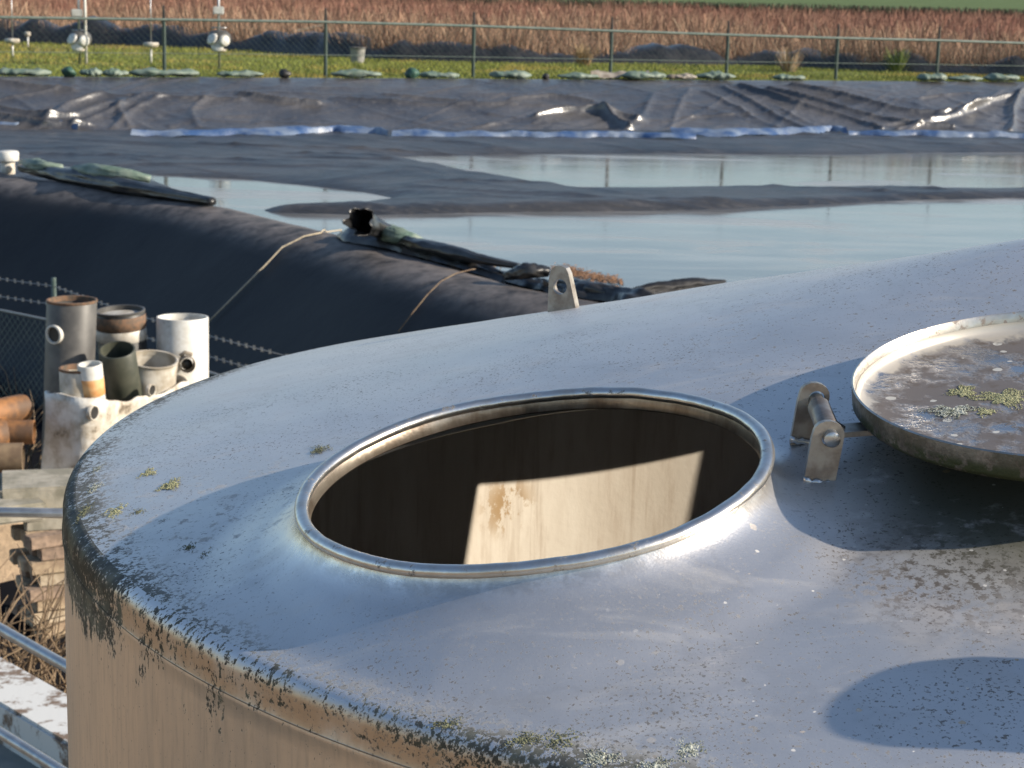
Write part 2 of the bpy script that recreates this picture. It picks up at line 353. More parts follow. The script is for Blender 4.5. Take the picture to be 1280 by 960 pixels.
# ------------------------------------------------------------------ object helpers
def mesh_obj(name, verts, faces, m, parent=None, smooth=True, loc=None, sharp=None, attrs=None):
    me = bpy.data.meshes.new(name)
    me.from_pydata([tuple(map(float, v)) for v in verts], [], [tuple(f) for f in faces])
    me.validate(); me.update()
    if isinstance(m, (list, tuple)):
        for q in m: me.materials.append(q)
    else: me.materials.append(m)
    if smooth: me.polygons.foreach_set('use_smooth', [True] * len(me.polygons))
    if smooth and sharp: me.set_sharp_from_angle(angle=math.radians(sharp))
    for k, (typ, data) in (attrs or {}).items():
        a = me.attributes.new(k, typ, 'POINT')
        if typ == 'FLOAT': a.data.foreach_set('value', np.asarray(data, dtype=np.float32).ravel())
        elif typ == 'FLOAT_VECTOR': a.data.foreach_set('vector', np.asarray(data, dtype=np.float32).ravel())
        elif typ == 'FLOAT_COLOR': a.data.foreach_set('color', np.asarray(data, dtype=np.float32).ravel())
    o = bpy.data.objects.new(name, me); col.objects.link(o)
    if loc is not None: o.location = tuple(map(float, loc))
    if parent: o.parent = parent
    return o

def tag(o, label, cat, group=None, kind=None):
    if label: o['label'] = label
    if cat: o['category'] = cat
    if group: o['group'] = group
    if kind: o['kind'] = kind
    return o

def thing(name, label, cat, loc=(0, 0, 0), rz=0, group=None):
    o = bpy.data.objects.new(name, None); o.empty_display_size = .05
    col.objects.link(o); o.location = tuple(map(float, loc)); o.rotation_euler = (0, 0, rz)
    return tag(o, label, cat, group)

def structure(o, label=None, cat=None):
    o['kind'] = 'structure'
    if label: o['label'] = label
    if cat: o['category'] = cat
    return o

def copy_tree(o, parent=None):
    c = o.copy(); col.objects.link(c)
    if parent: c.parent = parent
    for ch in [q for q in o.children]: copy_tree(ch, c)
    return c

def grid_faces(nu, nv, closed_u=False):
    f = []
    for i in range(nu if closed_u else nu - 1):
        a = i * nv; b_ = ((i + 1) % nu) * nv
        for j in range(nv - 1): f.append((a + j, b_ + j, b_ + j + 1, a + j + 1))
    return f

def lathe(profile, seg=48, cap_top=False, cap_bot=False):
    """profile list of (r, z) -> verts, faces; columns of one angle are consecutive"""
    n = len(profile); V = []
    for i in range(seg):
        a = 2 * PI * i / seg
        for r, z in profile: V.append((r * math.cos(a), r * math.sin(a), z))
    F = grid_faces(seg, n, True)
    if cap_top: F.append([i * n + n - 1 for i in range(seg)])
    if cap_bot: F.append([i * n for i in range(seg)][::-1])
    return V, F

def tube(path, rad, seg=10, caps=True):
    path = [Vector(p) for p in path]; n = len(path)
    if not hasattr(rad, '__len__'): rad = [rad] * n
    V = []; up = Vector((0, 0, 1)); prev = None
    for i, p in enumerate(path):
        t = (path[min(i + 1, n - 1)] - path[max(i - 1, 0)]).normalized()
        if prev is None:
            a = t.cross(up)
            if a.length < 1e-3: a = t.cross(Vector((1, 0, 0)))
        else: a = prev - t * prev.dot(t)
        a.normalize(); prev = a; b_ = t.cross(a)
        for k in range(seg):
            an = 2 * PI * k / seg
            V.append(p + (a * math.cos(an) + b_ * math.sin(an)) * rad[i])
    F = []
    for i in range(n - 1):
        for k in range(seg):
            k2 = (k + 1) % seg
            F.append((i * seg + k, i * seg + k2, (i + 1) * seg + k2, (i + 1) * seg + k))
    if caps: F.append(list(range(seg))[::-1]); F.append([(n - 1) * seg + k for k in range(seg)])
    return V, F

def join(*parts):
    V, F = [], []
    for v, f in parts:
        o = len(V); V += [tuple(q) for q in v]; F += [tuple(i + o for i in q) for q in f]
    return V, F

def xf(vf, M4):
    return [M4 @ Vector(v) for v in vf[0]], vf[1]

def box(c, s, rz=0, bev=0.0):
    bm = bmesh.new(); bmesh.ops.create_cube(bm, size=1)
    for v in bm.verts: v.co = Vector((v.co.x * s[0], v.co.y * s[1], v.co.z * s[2]))
    if bev: bmesh.ops.bevel(bm, geom=bm.edges[:], offset=bev, segments=2, affect='EDGES')
    Mx = Matrix.Translation(Vector(c)) @ Matrix.Rotation(rz, 4, 'Z')
    bm.transform(Mx); bm.verts.index_update()
    V = [v.co.copy() for v in bm.verts]; F = [[v.index for v in f.verts] for f in bm.faces]; bm.free()
    return V, F

def fbm(p, sc, oct_=3):
    v = 0; a = 1
    for k in range(oct_):
        v += a * mnoise.noise(Vector(p) * sc * (2 ** k)); a *= .5
    return v

def resample(pts, n):
    pts = np.asarray(pts, float); d = np.r_[0, np.cumsum(np.linalg.norm(np.diff(pts, axis=0), axis=1))]
    s = np.linspace(0, d[-1], n)
    return np.stack([np.interp(s, d, pts[:, k]) for k in range(pts.shape[1])], 1)

def smooth_path(pts, n, it=3):
    p = resample(pts, n)
    for _ in range(it):
        p[1:-1] = .25 * p[:-2] + .5 * p[1:-1] + .25 * p[2:]
    return p

def seg_dist(X, Y, poly):
    """distance to a polyline and signed side (left positive)"""
    best = np.full(X.shape, 1e9); side = np.zeros(X.shape); s_at = np.zeros(X.shape); acc = 0
    for (x0, y0), (x1, y1) in zip(poly[:-1], poly[1:]):
        dx, dy = x1 - x0, y1 - y0; L2 = dx * dx + dy * dy
        t = np.clip(((X - x0) * dx + (Y - y0) * dy) / L2, 0, 1)
        ex, ey = X - x0 - t * dx, Y - y0 - t * dy; d = np.hypot(ex, ey)
        m_ = d < best
        best = np.where(m_, d, best); side = np.where(m_, np.sign(dx * ey - dy * ex), side)
        s_at = np.where(m_, acc + t * math.sqrt(L2), s_at); acc += math.sqrt(L2)
    return best, side, s_at

def poly_sd(X, Y, poly):
    d, _, _ = seg_dist(X, Y, list(poly) + [poly[0]])
    ins = np.zeros(X.shape, bool); n = len(poly)
    for i in range(n):
        x0, y0 = poly[i]; x1, y1 = poly[(i + 1) % n]
        c = ((y0 > Y) != (y1 > Y)) & (X < (x1 - x0) * (Y - y0) / (y1 - y0 + 1e-12) + x0)
        ins ^= c
    return np.where(ins, d, -d)

def vnoise(X, Y, sc, seed=0):
    """cheap smooth value noise on numpy arrays, about -1..1"""
    x = X * sc + seed * 17.3; y = Y * sc + seed * 9.1
    xi = np.floor(x).astype(int); yi = np.floor(y).astype(int); fx = x - xi; fy = y - yi
    fx = fx * fx * (3 - 2 * fx); fy = fy * fy * (3 - 2 * fy)
    def h(a, b_):
        v = np.sin(a * 127.1 + b_ * 311.7 + seed * 74.7) * 43758.5453
        return (v - np.floor(v)) * 2 - 1
    return (h(xi, yi) * (1 - fx) + h(xi + 1, yi) * fx) * (1 - fy) + (h(xi, yi + 1) * (1 - fx) + h(xi + 1, yi + 1) * fx) * fy

# where the sunbeam falls on the inside of the tank, through an unseen gap added to let it in
def wall_hit(px, py):
    d = ray(px, py); a = d[0] ** 2 + d[1] ** 2; b_ = -2 * (d[0] * XC + d[1] * YC); c = XC ** 2 + YC ** 2 - (RT - .006) ** 2
    t = (-b_ + math.sqrt(b_ * b_ - 4 * a * c)) / (2 * a); return d * t
IN_SPOT = wall_hit(634, 632)
PATCH = [wall_hit(*q) for q in ((598, 606), (876, 565), (850, 690), (576, 745))]
make_mats()

# ================================================================== TANK
tank = thing('steel_tank', 'large round stainless steel tank with open manhole and mossy shoulder', 'tank', BASE)

def rimframe():
    a = np.cross(MN, [0, 1, 0]); a /= np.linalg.norm(a); b_ = np.cross(MN, a); return a, b_
RA, RB = rimframe()
RM = 0.2485            # neck radius
def cut_beam(o):
    # unseen gap added in the far right shoulder to light the inner wall: cut the sheet straight through along the sunbeam
    bm = bmesh.new(); bm.from_mesh(o.data)
    C = [Vector(np.asarray(q) - BASE) for q in PATCH]; c = sum(C, Vector()) / 4; sd = Vector(SUN)
    def cand(): return [f for f in bm.faces if .22 < (f.calc_center_median() - c).dot(sd) and ((f.calc_center_median() - c) - sd * (f.calc_center_median() - c).dot(sd)).length < .5]
    for k in range(4):
        p, q = C[k], C[(k + 1) % 4]; nrm = (q - p).cross(sd).normalized(); near = cand()
        gs = list({e for f in near for e in f.edges}) + list({v for f in near for v in f.verts}) + near
        if gs: bmesh.ops.bisect_plane(bm, geom=gs, plane_co=p, plane_no=nrm, dist=1e-5)
    dele = []
    for f in cand():
        m_ = f.calc_center_median(); s_ = [(m_ - C[k]).dot((C[(k + 1) % 4] - C[k]).cross(sd)) for k in range(4)]
        if all(v > 0 for v in s_) or all(v < 0 for v in s_): dele.append(f)
    bmesh.ops.delete(bm, geom=dele, context='FACES'); bm.to_mesh(o.data); bm.free()
def sstep(a, b_, x):
    t = np.clip((x - a) / (b_ - a), 0, 1); return t * t * (3 - 2 * t)
def build_roof():
    nphi, nr = 400, 110; V = []; skirt = []; edge = []
    for i in range(nphi):
        ph = 2 * PI * i / nphi
        dv = RA * math.cos(ph) + RB * math.sin(ph)
        hx = dv[:2]; hl = np.linalg.norm(hx); ux = hx / hl
        o = MC[:2] - np.array([XC, YC]); bq = o @ ux; cq = o @ o - RE * RE
        far = -bq + math.sqrt(bq * bq - cq)
        for j in range(nr):
            sp = min(.13, .8 * (far / hl - RM))
            if j < 46: rho = RM + sp * (j / 45) ** 1.25
            else: rho = RM + sp + (far / hl - RM - sp) * ((j - 45) / (nr - 46))
            xy = MC[:2] + ux * rho * hl
            zp = MC[2] - .006 + dv[2] * rho
            zc = float(cone_z(*xy)); w2 = 1 - sstep(RM + .02, RM + min(.12, .85 * (far / hl - RM)), rho)
            zc += w2 * max(0, (zp - .040) - zc)
            u = min(max((rho - RM) / min(.055, .9 * (far / hl - RM)), 0), 1)
            wgt = (1 - math.sqrt(max(0, 1 - (1 - u) ** 2))) if u < 1 else 0
            wgt = .85 * (1 - math.sqrt(max(0, 1 - (1 - u) ** 2))) + .15 * (1 - u) ** 2
            fade = min(1, (far / hl - rho) / .15)
            dz = .0022 * fbm((xy[0], xy[1], 0), 4.5, 2) * max(0, fade) * (1 - wgt)
            V.append(np.array([xy[0], xy[1], zc * (1 - wgt) + zp * wgt + dz]) - BASE)
            skirt.append(max(0, 1 - (rho - RM) / .09)); 
            dist_e = far / hl - rho
            lx = min(1, max(0, (-(xy[0]) - .22) / .25))
            fx = min(1, max(0, (1.66 - xy[1]) / .16))
            edge.append(max(0, 1 - dist_e / (.05 + .05 * lx + .035 * fx)) * (.55 + .45 * max(lx, fx)))
    F = [f[::-1] for f in grid_faces(nphi, nr, True)]
    o = mesh_obj('roof', V, F, M['roof'], tank, attrs={'skirt': ('FLOAT', skirt), 'edge': ('FLOAT', edge)})
    cut_beam(o)
build_roof()

def build_shell():
    seg = 420; prof = []
    na = 12; s_acc = 0; last = None
    zc = ZE - KB * math.cos(SL)
    for k in range(na + 1):
        a = (PI / 2 - SL) * (1 - k / na); p = (RT - KB + KB * math.cos(a), zc + KB * math.sin(a)); prof.append(p)
    prof.append((RT, (zc + ZR - KN) / 2))
    z0 = ZR - KN
    prof += [(RT, z0 - .004), (RT + .0015, z0 - .007), (RT + .0015, z0 - .011), (RT, z0 - .014)]
    prof += [(RT, z0 - t) for t in (.03, .06, .1, .2, .4, .7, 1.2, 2.0, 2.9)]
    s = [0]
    for a, b_ in zip(prof[:-1], prof[1:]): s.append(s[-1] + math.hypot(b_[0] - a[0], b_[1] - a[1]))
    V = []; wc = []; lf = []
    for i in range(seg):
        th = 2 * PI * i / seg; ct, st = math.cos(th), math.sin(th)
        arc = ((th - PI / 2) % (2 * PI)) * RT
        lm = max(0, 1 - abs(math.atan2(math.sin(th - math.radians(196)), math.cos(th - math.radians(196)))) / math.radians(19))
        for (r, z), q in zip(prof, s):
            wob = .0016 * fbm((ct * 1.5, st * 1.5, z), 2.2, 2) if z < z0 - .02 else 0
            V.append(((r + wob) * ct, (r + wob) * st, z - GROUND)); wc.append((arc, q, 0)); lf.append(lm ** .7)
    n = len(prof)
    o = mesh_obj('wall', V, grid_faces(seg, n, True), M['wall'], tank, attrs={'wallco': ('FLOAT_VECTOR', wc), 'leftness': ('FLOAT', lf)})
    cut_beam(o)
    V, F = lathe([(RT - .006, -3.6 - GROUND), (RT - .006, -2.5 - GROUND), (RT - .006, -1.6 - GROUND), (RT - .006, z0 - GROUND)], 200)
    cut_beam(mesh_obj('inner_wall', V, F, M['inside'], tank))
    V, F = lathe([(.001, .1), (RT - .007, .1)], 120); mesh_obj('tank_floor', V, F, M['inside'], tank)
build_shell()

def build_manhole():
    q = Vector((0, 0, 1)).rotation_difference(Vector(MN)).to_matrix().to_4x4()
    T = Matrix.Translation(Vector(MC - BASE)) @ q
    V, F = lathe([(RM - .001, -.004), (RM - .003, -.010), (RM - .006, -.021), (RM - .005, -.023), (RM - .002, -.021), (RM + .001, -.010)], 160)
    mesh_obj('manhole_neck', *xf((V, F), T), M['neck'], tank)
    prof = [(RM + .0015 + .0078 * math.cos(a), -.004 + .0068 * math.sin(a)) for a in np.linspace(0, 2 * PI, 15)[:-1]]
    n = len(prof); seg = 200; V = []
    for i in range(seg):
        a = 2 * PI * i / seg; wz = .0010 * math.sin(3 * a + 1) + .0006 * math.sin(7 * a) + .0006 * fbm((math.cos(a) * 6, math.sin(a) * 6, 0), 1.5, 2)
        for r, z in prof: V.append((r * math.cos(a), r * math.sin(a), z + wz))
    F = []
    for i in range(seg):
        for j in range(n):
            F.append((i * n + j, ((i + 1) % seg) * n + j, ((i + 1) % seg) * n + (j + 1) % n, i * n + (j + 1) % n))
    mesh_obj('manhole_rim', *xf((V, F), T), M['rim'], tank)
build_manhole()

def plate_mesh(pts2, hole, t, holeseg=20):
    """flat plate in the XZ plane from a convex outline with a round hole, thickness t along Y"""
    hx, hz, hr = hole; V = []; n = len(pts2)
    # outline resampled by angle round the hole
    A = np.linspace(0, 2 * PI, 57)[:-1]; O = []
    P = np.array(pts2) - [hx, hz]
    ang = sorted(set(list(A) + [math.atan2(p[1], p[0]) % (2 * PI) for p in P]))
    for a in ang:
        d = np.array([math.cos(a), math.sin(a)]); best = 1e9
        for k in range(n):
            p, q = P[k], P[(k + 1) % n]; e = q - p; den = d[0] * e[1] - d[1] * e[0]
            if abs(den) < 1e-12: continue
            tt = (p[0] * e[1] - p[1] * e[0]) / den; uu = (p[0] * d[1] - p[1] * d[0]) / den
            if tt > 0 and -1e-6 <= uu <= 1 + 1e-6: best = min(best, tt)
        O.append((hx + d[0] * best, hz + d[1] * best, hx + d[0] * hr, hz + d[1] * hr))
    m_ = len(O)
    for y in (-t / 2, t / 2):
        for o in O: V.append((o[0], y, o[1]))
        for o in O: V.append((o[2], y, o[3]))
    F = []
    for k in range(m_):
        k2 = (k + 1) % m_
        F.append((k, k2, m_ + k2, m_ + k)); F.append((2 * m_ + k2, 2 * m_ + k, 3 * m_ + k, 3 * m_ + k2))
        F.append((k2, k, 2 * m_ + k, 2 * m_ + k2)); F.append((m_ + k, m_ + k2, 3 * m_ + k2, 3 * m_ + k))
    return V, F

# lifting lug on the far edge
lug_p = roof_hit(704, 387)
V, F = plate_mesh([(-.025, -.02), (.027, -.02), (.0255, .006), (.011, .060), (.006, .069), (-.002, .072), (-.013, .071), (-.020, .065), (-.024, .05)], (-.004, .038, .0125), .014)
T = Matrix.Translation(Vector(lug_p - BASE)) @ Matrix.Rotation(math.radians(-27), 4, 'Z')
mesh_obj('lifting_lug', *xf((V, F), T), M['plate'], tank, sharp=35)

# hinge: two lugs and a pin
hn, hf = roof_hit(1023, 603), roof_hit(1006, 552)
hn[2] = cone_z(hn[0], hn[1]); hf[2] = cone_z(hf[0], hf[1])
dirv = (hf - hn); yaw = math.atan2(dirv[1], dirv[0]) - PI / 2
out = [(-.0165, -.012), (.0165, -.012), (.0175, .045)] + [(.0165 * math.cos(a) + .001, .055 + .0135 * math.sin(a)) for a in np.linspace(0, PI, 9)] + [(-.0165, .045)]
def lug(p, name):
    T = Matrix.Translation(Vector(p - BASE)) @ Matrix.Rotation(yaw, 4, 'Z') @ Matrix.Rotation(math.radians(7), 4, 'Y')
    mesh_obj(name, *xf(plate_mesh(out, (.004, .050, .0095), .009), T), M['plate'], tank, sharp=35)
    # weld bead at the foot
    pts = [T @ Vector((x, -.0055, .001 + .0012 * math.sin(x * 900))) for x in np.linspace(-.0175, .0175, 9)]
    return T, pts
T1, w1 = lug(hn, 'hinge_plate'); T2, w2 = lug(hf, 'hinge_plate')
mesh_obj('weld_bead', *tube(w1, [.0035 + .001 * math.sin(k * 2.1) for k in range(9)], 8), M['rim'], tank)
mesh_obj('weld_bead', *tube(w2, .004, 8), M['rim'], tank)
pa = T1 @ Vector((.004, -.014, .050)); pb = T2 @ Vector((.004, .012, .050))
dv = (pb - pa).normalized()
V, F = tube([pa, pa + dv * .002, pa + dv * .013, pa + dv * .0135, pb - dv * .002, pb], [.0062, .0088, .0088, .0088, .0088, .006], 20)
mesh_obj('hinge_pin', V, F, M['rim'], tank, sharp=50)
cs_ = [pa.lerp(pb, t) for t in (.22, .26, .74, .78)]
V, F = tube(cs_, [.0088, .0125, .0125, .0088], 20, False)
mesh_obj('hinge_sleeve', V, F, M['plate'], tank, sharp=50)

def lichen(center, rx, ry, n, size, m, name='lichen_patch', parent=None, base=None, zf=None, seed=1, rot=0):
    n = int(n * 3.6); size *= .52; rx *= 1.12; ry *= 1.12
    rnd = random.Random(seed); V, F = [], []
    bm0 = bmesh.new(); bmesh.ops.create_icosphere(bm0, subdivisions=1, radius=1)
    bm0.verts.index_update()
    v0 = [v.co.copy() for v in bm0.verts]; f0 = [[v.index for v in f.verts] for f in bm0.faces]; bm0.free()
    for k in range(n):
        a = rnd.random() * 2 * PI; r = rnd.random() ** .6 * (.75 + .30 * math.sin(3 * a + seed) + .22 * math.sin(7 * a + 2 * seed))
        lx, ly = r * math.cos(a) * rx, r * math.sin(a) * ry
        x = center[0] + lx * math.cos(rot) - ly * math.sin(rot); y = center[1] + lx * math.sin(rot) + ly * math.cos(rot)
        z = zf(x, y) if zf else center[2]
        s = size * rnd.uniform(.5, 1.2) * (1.1 - .5 * r); hgt = s * rnd.uniform(.35, .8)
        o = len(V)
        rr = [rnd.uniform(.7, 1.3) for _ in v0]
        V += [(x + v.x * s * q - base[0], y + v.y * s * q - base[1], z + v.z * hgt * q + hgt * .15 - base[2]) for v, q in zip(v0, rr)]
        F += [tuple(i + o for i in f) for f in f0]
    return mesh_obj(name, V, F, m, parent, smooth=False)

zfr = lambda x, y: float(cone_z(x, y))
for k, (px, py, rx, ry, n, s, m_) in enumerate([(185, 591, .012, .020, 70, .0022, 'lichen'), (213, 606, .015, .026, 110, .0024, 'lichen'), (143, 640, .015, .03, 90, .0022, 'lichen'),
        (122, 586, .010, .03, 60, .002, 'lichen_pale'), (118, 610, .010, .03, 70, .002, 'lichen_pale'), (399, 562, .014, .025, 80, .0018, 'lichen_dark'), (172, 640, .012, .014, 40, .0016, 'lichen_dark'),
        (265, 691, .015, .020, 70, .0016, 'lichen_dark'), (236, 684, .011, .015, 45, .0014, 'lichen_dark'), (203, 652, .010, .013, 40, .0014, 'lichen_dark'), (105, 640, .010, .04, 80, .002, 'lichen_dark'),
        (862, 936, .016, .018, 130, .0024, 'lichen_pale'), (750, 948, .02, .014, 90, .0024, 'lichen_pale'), (655, 925, .018, .012, 70, .0022, 'lichen_dark'), (560, 905, .016, .010, 60, .002, 'lichen_dark'), (820, 958, .018, .012, 80, .0024, 'lichen_pale'), (700, 925, .02, .02, 90, .0022, 'lichen_dark'), (812, 706, .005, .006, 10, .0014, 'lichen'), (1010, 792, .004, .005, 10, .0014, 'lichen_pale')]):
    lichen(roof_hit(px, py), rx, ry, n, s, M[m_], parent=tank, base=BASE, zf=zfr, seed=k + 3)

# ================================================================== LID
LN = np.array([-.108, -.116, 1.0]); LC = np.array([.622, 2.07, -.412]); RL = .25
lid = thing('tank_lid', 'upturned round steel tank lid swung open on its hinge, filled with dirt and lichen', 'lid', LC)
lq = Vector((0, 0, 1)).rotation_difference(Vector(LN / np.linalg.norm(LN))); lid.rotation_mode = 'QUATERNION'; lid.rotation_quaternion = lq
V, F = lathe([(RL - .0045, -.016), (RL - .003, -.002), (RL - .0015, 0), (RL, -.001), (RL, -.024), (RL - .003, -.030)], 160)
V1, F1 = lathe([(RL - .0045, -.016), (RL - .003, -.002), (RL - .0015, 0), (RL + .0003, -.0012)], 160)
mesh_obj('rim_edge', V1, F1, M['lid'], lid, sharp=60)
V1, F1 = lathe([(RL + .0003, -.0012), (RL + .0002, -.024), (RL - .004, -.030), (RL - .03, -.0318), (.001, -.0318)], 160)
mesh_obj('lid_side', V1, F1, M['lid_wall'], lid, sharp=60)
prof = [(.001, -.0272), (.08, -.0272), (.14, -.0275), (.175, -.0282), (.205, -.0280), (.222, -.0272), (.234, -.0258), (.241, -.0232), (.2445, -.019), (RL - .0045, -.012)]
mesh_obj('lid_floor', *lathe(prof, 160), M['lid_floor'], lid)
li = lq.inverted()
def on_lid(px, py):
    d = Vector(ray(px, py)); n = lq @ Vector((0, 0, 1)); c = Vector(LC) + n * (-.028)
    P = d * (c.dot(n) / d.dot(n)); return li @ (P - Vector(LC))
for k, (px, py, rx, ry, n, m_) in enumerate([(1204, 491, .017, .022, 190, 'lichen'), (1256, 498, .032, .030, 380, 'lichen'), (1190, 515, .030, .022, 230, 'lichen_pale'), (1232, 516, .013, .014, 70, 'lichen')]):
    p = on_lid(px, py); lichen((p.x, p.y, -.027), rx, ry, n, .0024, M[m_], parent=lid, base=(0, 0, 0), seed=30 + k)
# strap under the lid to the hinge
hp = li @ (Vector(BASE) + pa.lerp(pb, .5) - Vector(LC))
V, F = box(((hp.x - RL + .03) / 2 , hp.y, -.036), (abs(hp.x + RL) + .02, .030, .006), 0, .001)
mesh_obj('hinge_strap', *join((V, F), tube([(hp.x + .02, hp.y, -.036), (hp.x, hp.y, hp.z)], .006, 8)), M['plate'], lid, sharp=40)

# unseen vent, added out of view on the right of the roof to throw the oval shadow at the lower right
vx, vy = .835, 1.54
vz = float(cone_z(vx, vy))
vent = thing('shadow_vent', 'unseen round steel vent with a thick cap, added on the roof for its shadow', 'vent', (vx, vy, vz))
mesh_obj('vent_pipe', *lathe([(.03, -.02), (.03, .16)], 32), M['rim'], vent)
mesh_obj('vent_cap', *lathe([(.02, .150), (.068, .150), (.070, .153), (.070, .212), (.064, .222), (.045, .228), (.001, .231)], 64), M['lid'], vent, sharp=40)

# ================================================================== GROUND
def fence_y(x): return 36.09 + .342 * x
FZ = -1.90
WATER = -2.60
def sstep(a, b_, x):
    t = np.clip((x - a) / (b_ - a), 0, 1); return t * t * (3 - 2 * t)
def build_ground():
    xs = np.unique(np.concatenate([np.linspace(-40, 60, 101), np.array([-3000, -1500, -700, -300, -150, -80, 90, 150, 300, 700, 1500, 3000])]))
    ys = np.unique(np.concatenate([np.linspace(-30, 60, 121), np.array([-3000, -1000, -300, -100, -60, 70, 80, 90, 100, 120, 150, 200, 300, 500, 1000, 3000])]))
    X, Y = np.meshgrid(xs, ys, indexing='ij')
    t = Y - fence_y(np.clip(X, -14, 30))
    far = sstep(-1.6, -.7, t)
    Z = GROUND + (FZ - GROUND) * far + .05 * vnoise(X, Y, .6, 3) * (t > 0) * (np.abs(Y) < 90)
    V = np.stack([X, Y, Z], -1).reshape(-1, 3)
    field = sstep(9.5, 11, t)
    farf = sstep(70, 75, t)
    o = mesh_obj('ground', V, [f[::1] for f in grid_faces(len(xs), len(ys))], M['ground'], attrs={'grassy': ('FLOAT', sstep(-2.5, -1.5, t)), 'field': ('FLOAT', field), 'farfield': ('FLOAT', farf)})
    structure(o)
build_ground()

# ================================================================== POND
CREST_Z = -2.23
cp = [on_z(-420, 128, CREST_Z), on_z(-200, 172, CREST_Z)] + [on_z(px, py, CREST_Z) for px, py in ((0, 219), (120, 233), (240, 252), (420, 297), (560, 338), (690, 378))]
cp = [p[:2] for p in cp] + [np.array([1.0, 12.9]), np.array([3.2, 12.3]), np.array([9, 11.6]), np.array([18, 11])]
crest = smooth_path(cp, 160, 14)
def build_near_bank():
    prof = [(1.6, -2.95), (1.0, -2.74), (.75, -2.62), (.55, -2.47), (.40, -2.35), (.22, -2.265), (.05, -2.232), (-.1, -2.235), (-.25, -2.265), (-.42, -2.34), (-.62, -2.49), (-.9, -2.75), (-1.3, -3.12), (-1.7, -3.48), (-1.95, -3.64), (-2.3, -3.69), (-3.1, -3.70), (-5.2, -3.71)]
    pp = np.array(prof); n = len(crest); V = []; cr = []; apr = []
    fine = resample(pp, 60)
    for i in range(n):
        t = crest[min(i + 1, n - 1)] - crest[max(i - 1, 0)]; t /= np.linalg.norm(t); nr = np.array([-t[1], t[0]])   # left of travel = pond side
        for off, z in fine:
            x, y = crest[i] + nr * off
            z += .018 * fbm((x, y, 0), .9, 3) + .006 * fbm((x, y, 4), 4, 2)
            if off < -2.0: z += .08 * min(1, (-2.0 - off) / .4)
            apr.append(min(1, max(0, (-1.9 - off) / .5))); V.append((x, y, z)); cr.append(max(0, min(1, (z + 2.44) / .20)) if off < .3 else .6)
    o = mesh_obj('near_bank', V, [f[::-1] for f in grid_faces(n, len(fine))], M['crest'], attrs={'crest': ('FLOAT', cr), 'apron': ('FLOAT', apr)})
    tag(o, 'near bank of the basin under black plastic, dark on its slope and dusty on top', 'bank')
build_near_bank()

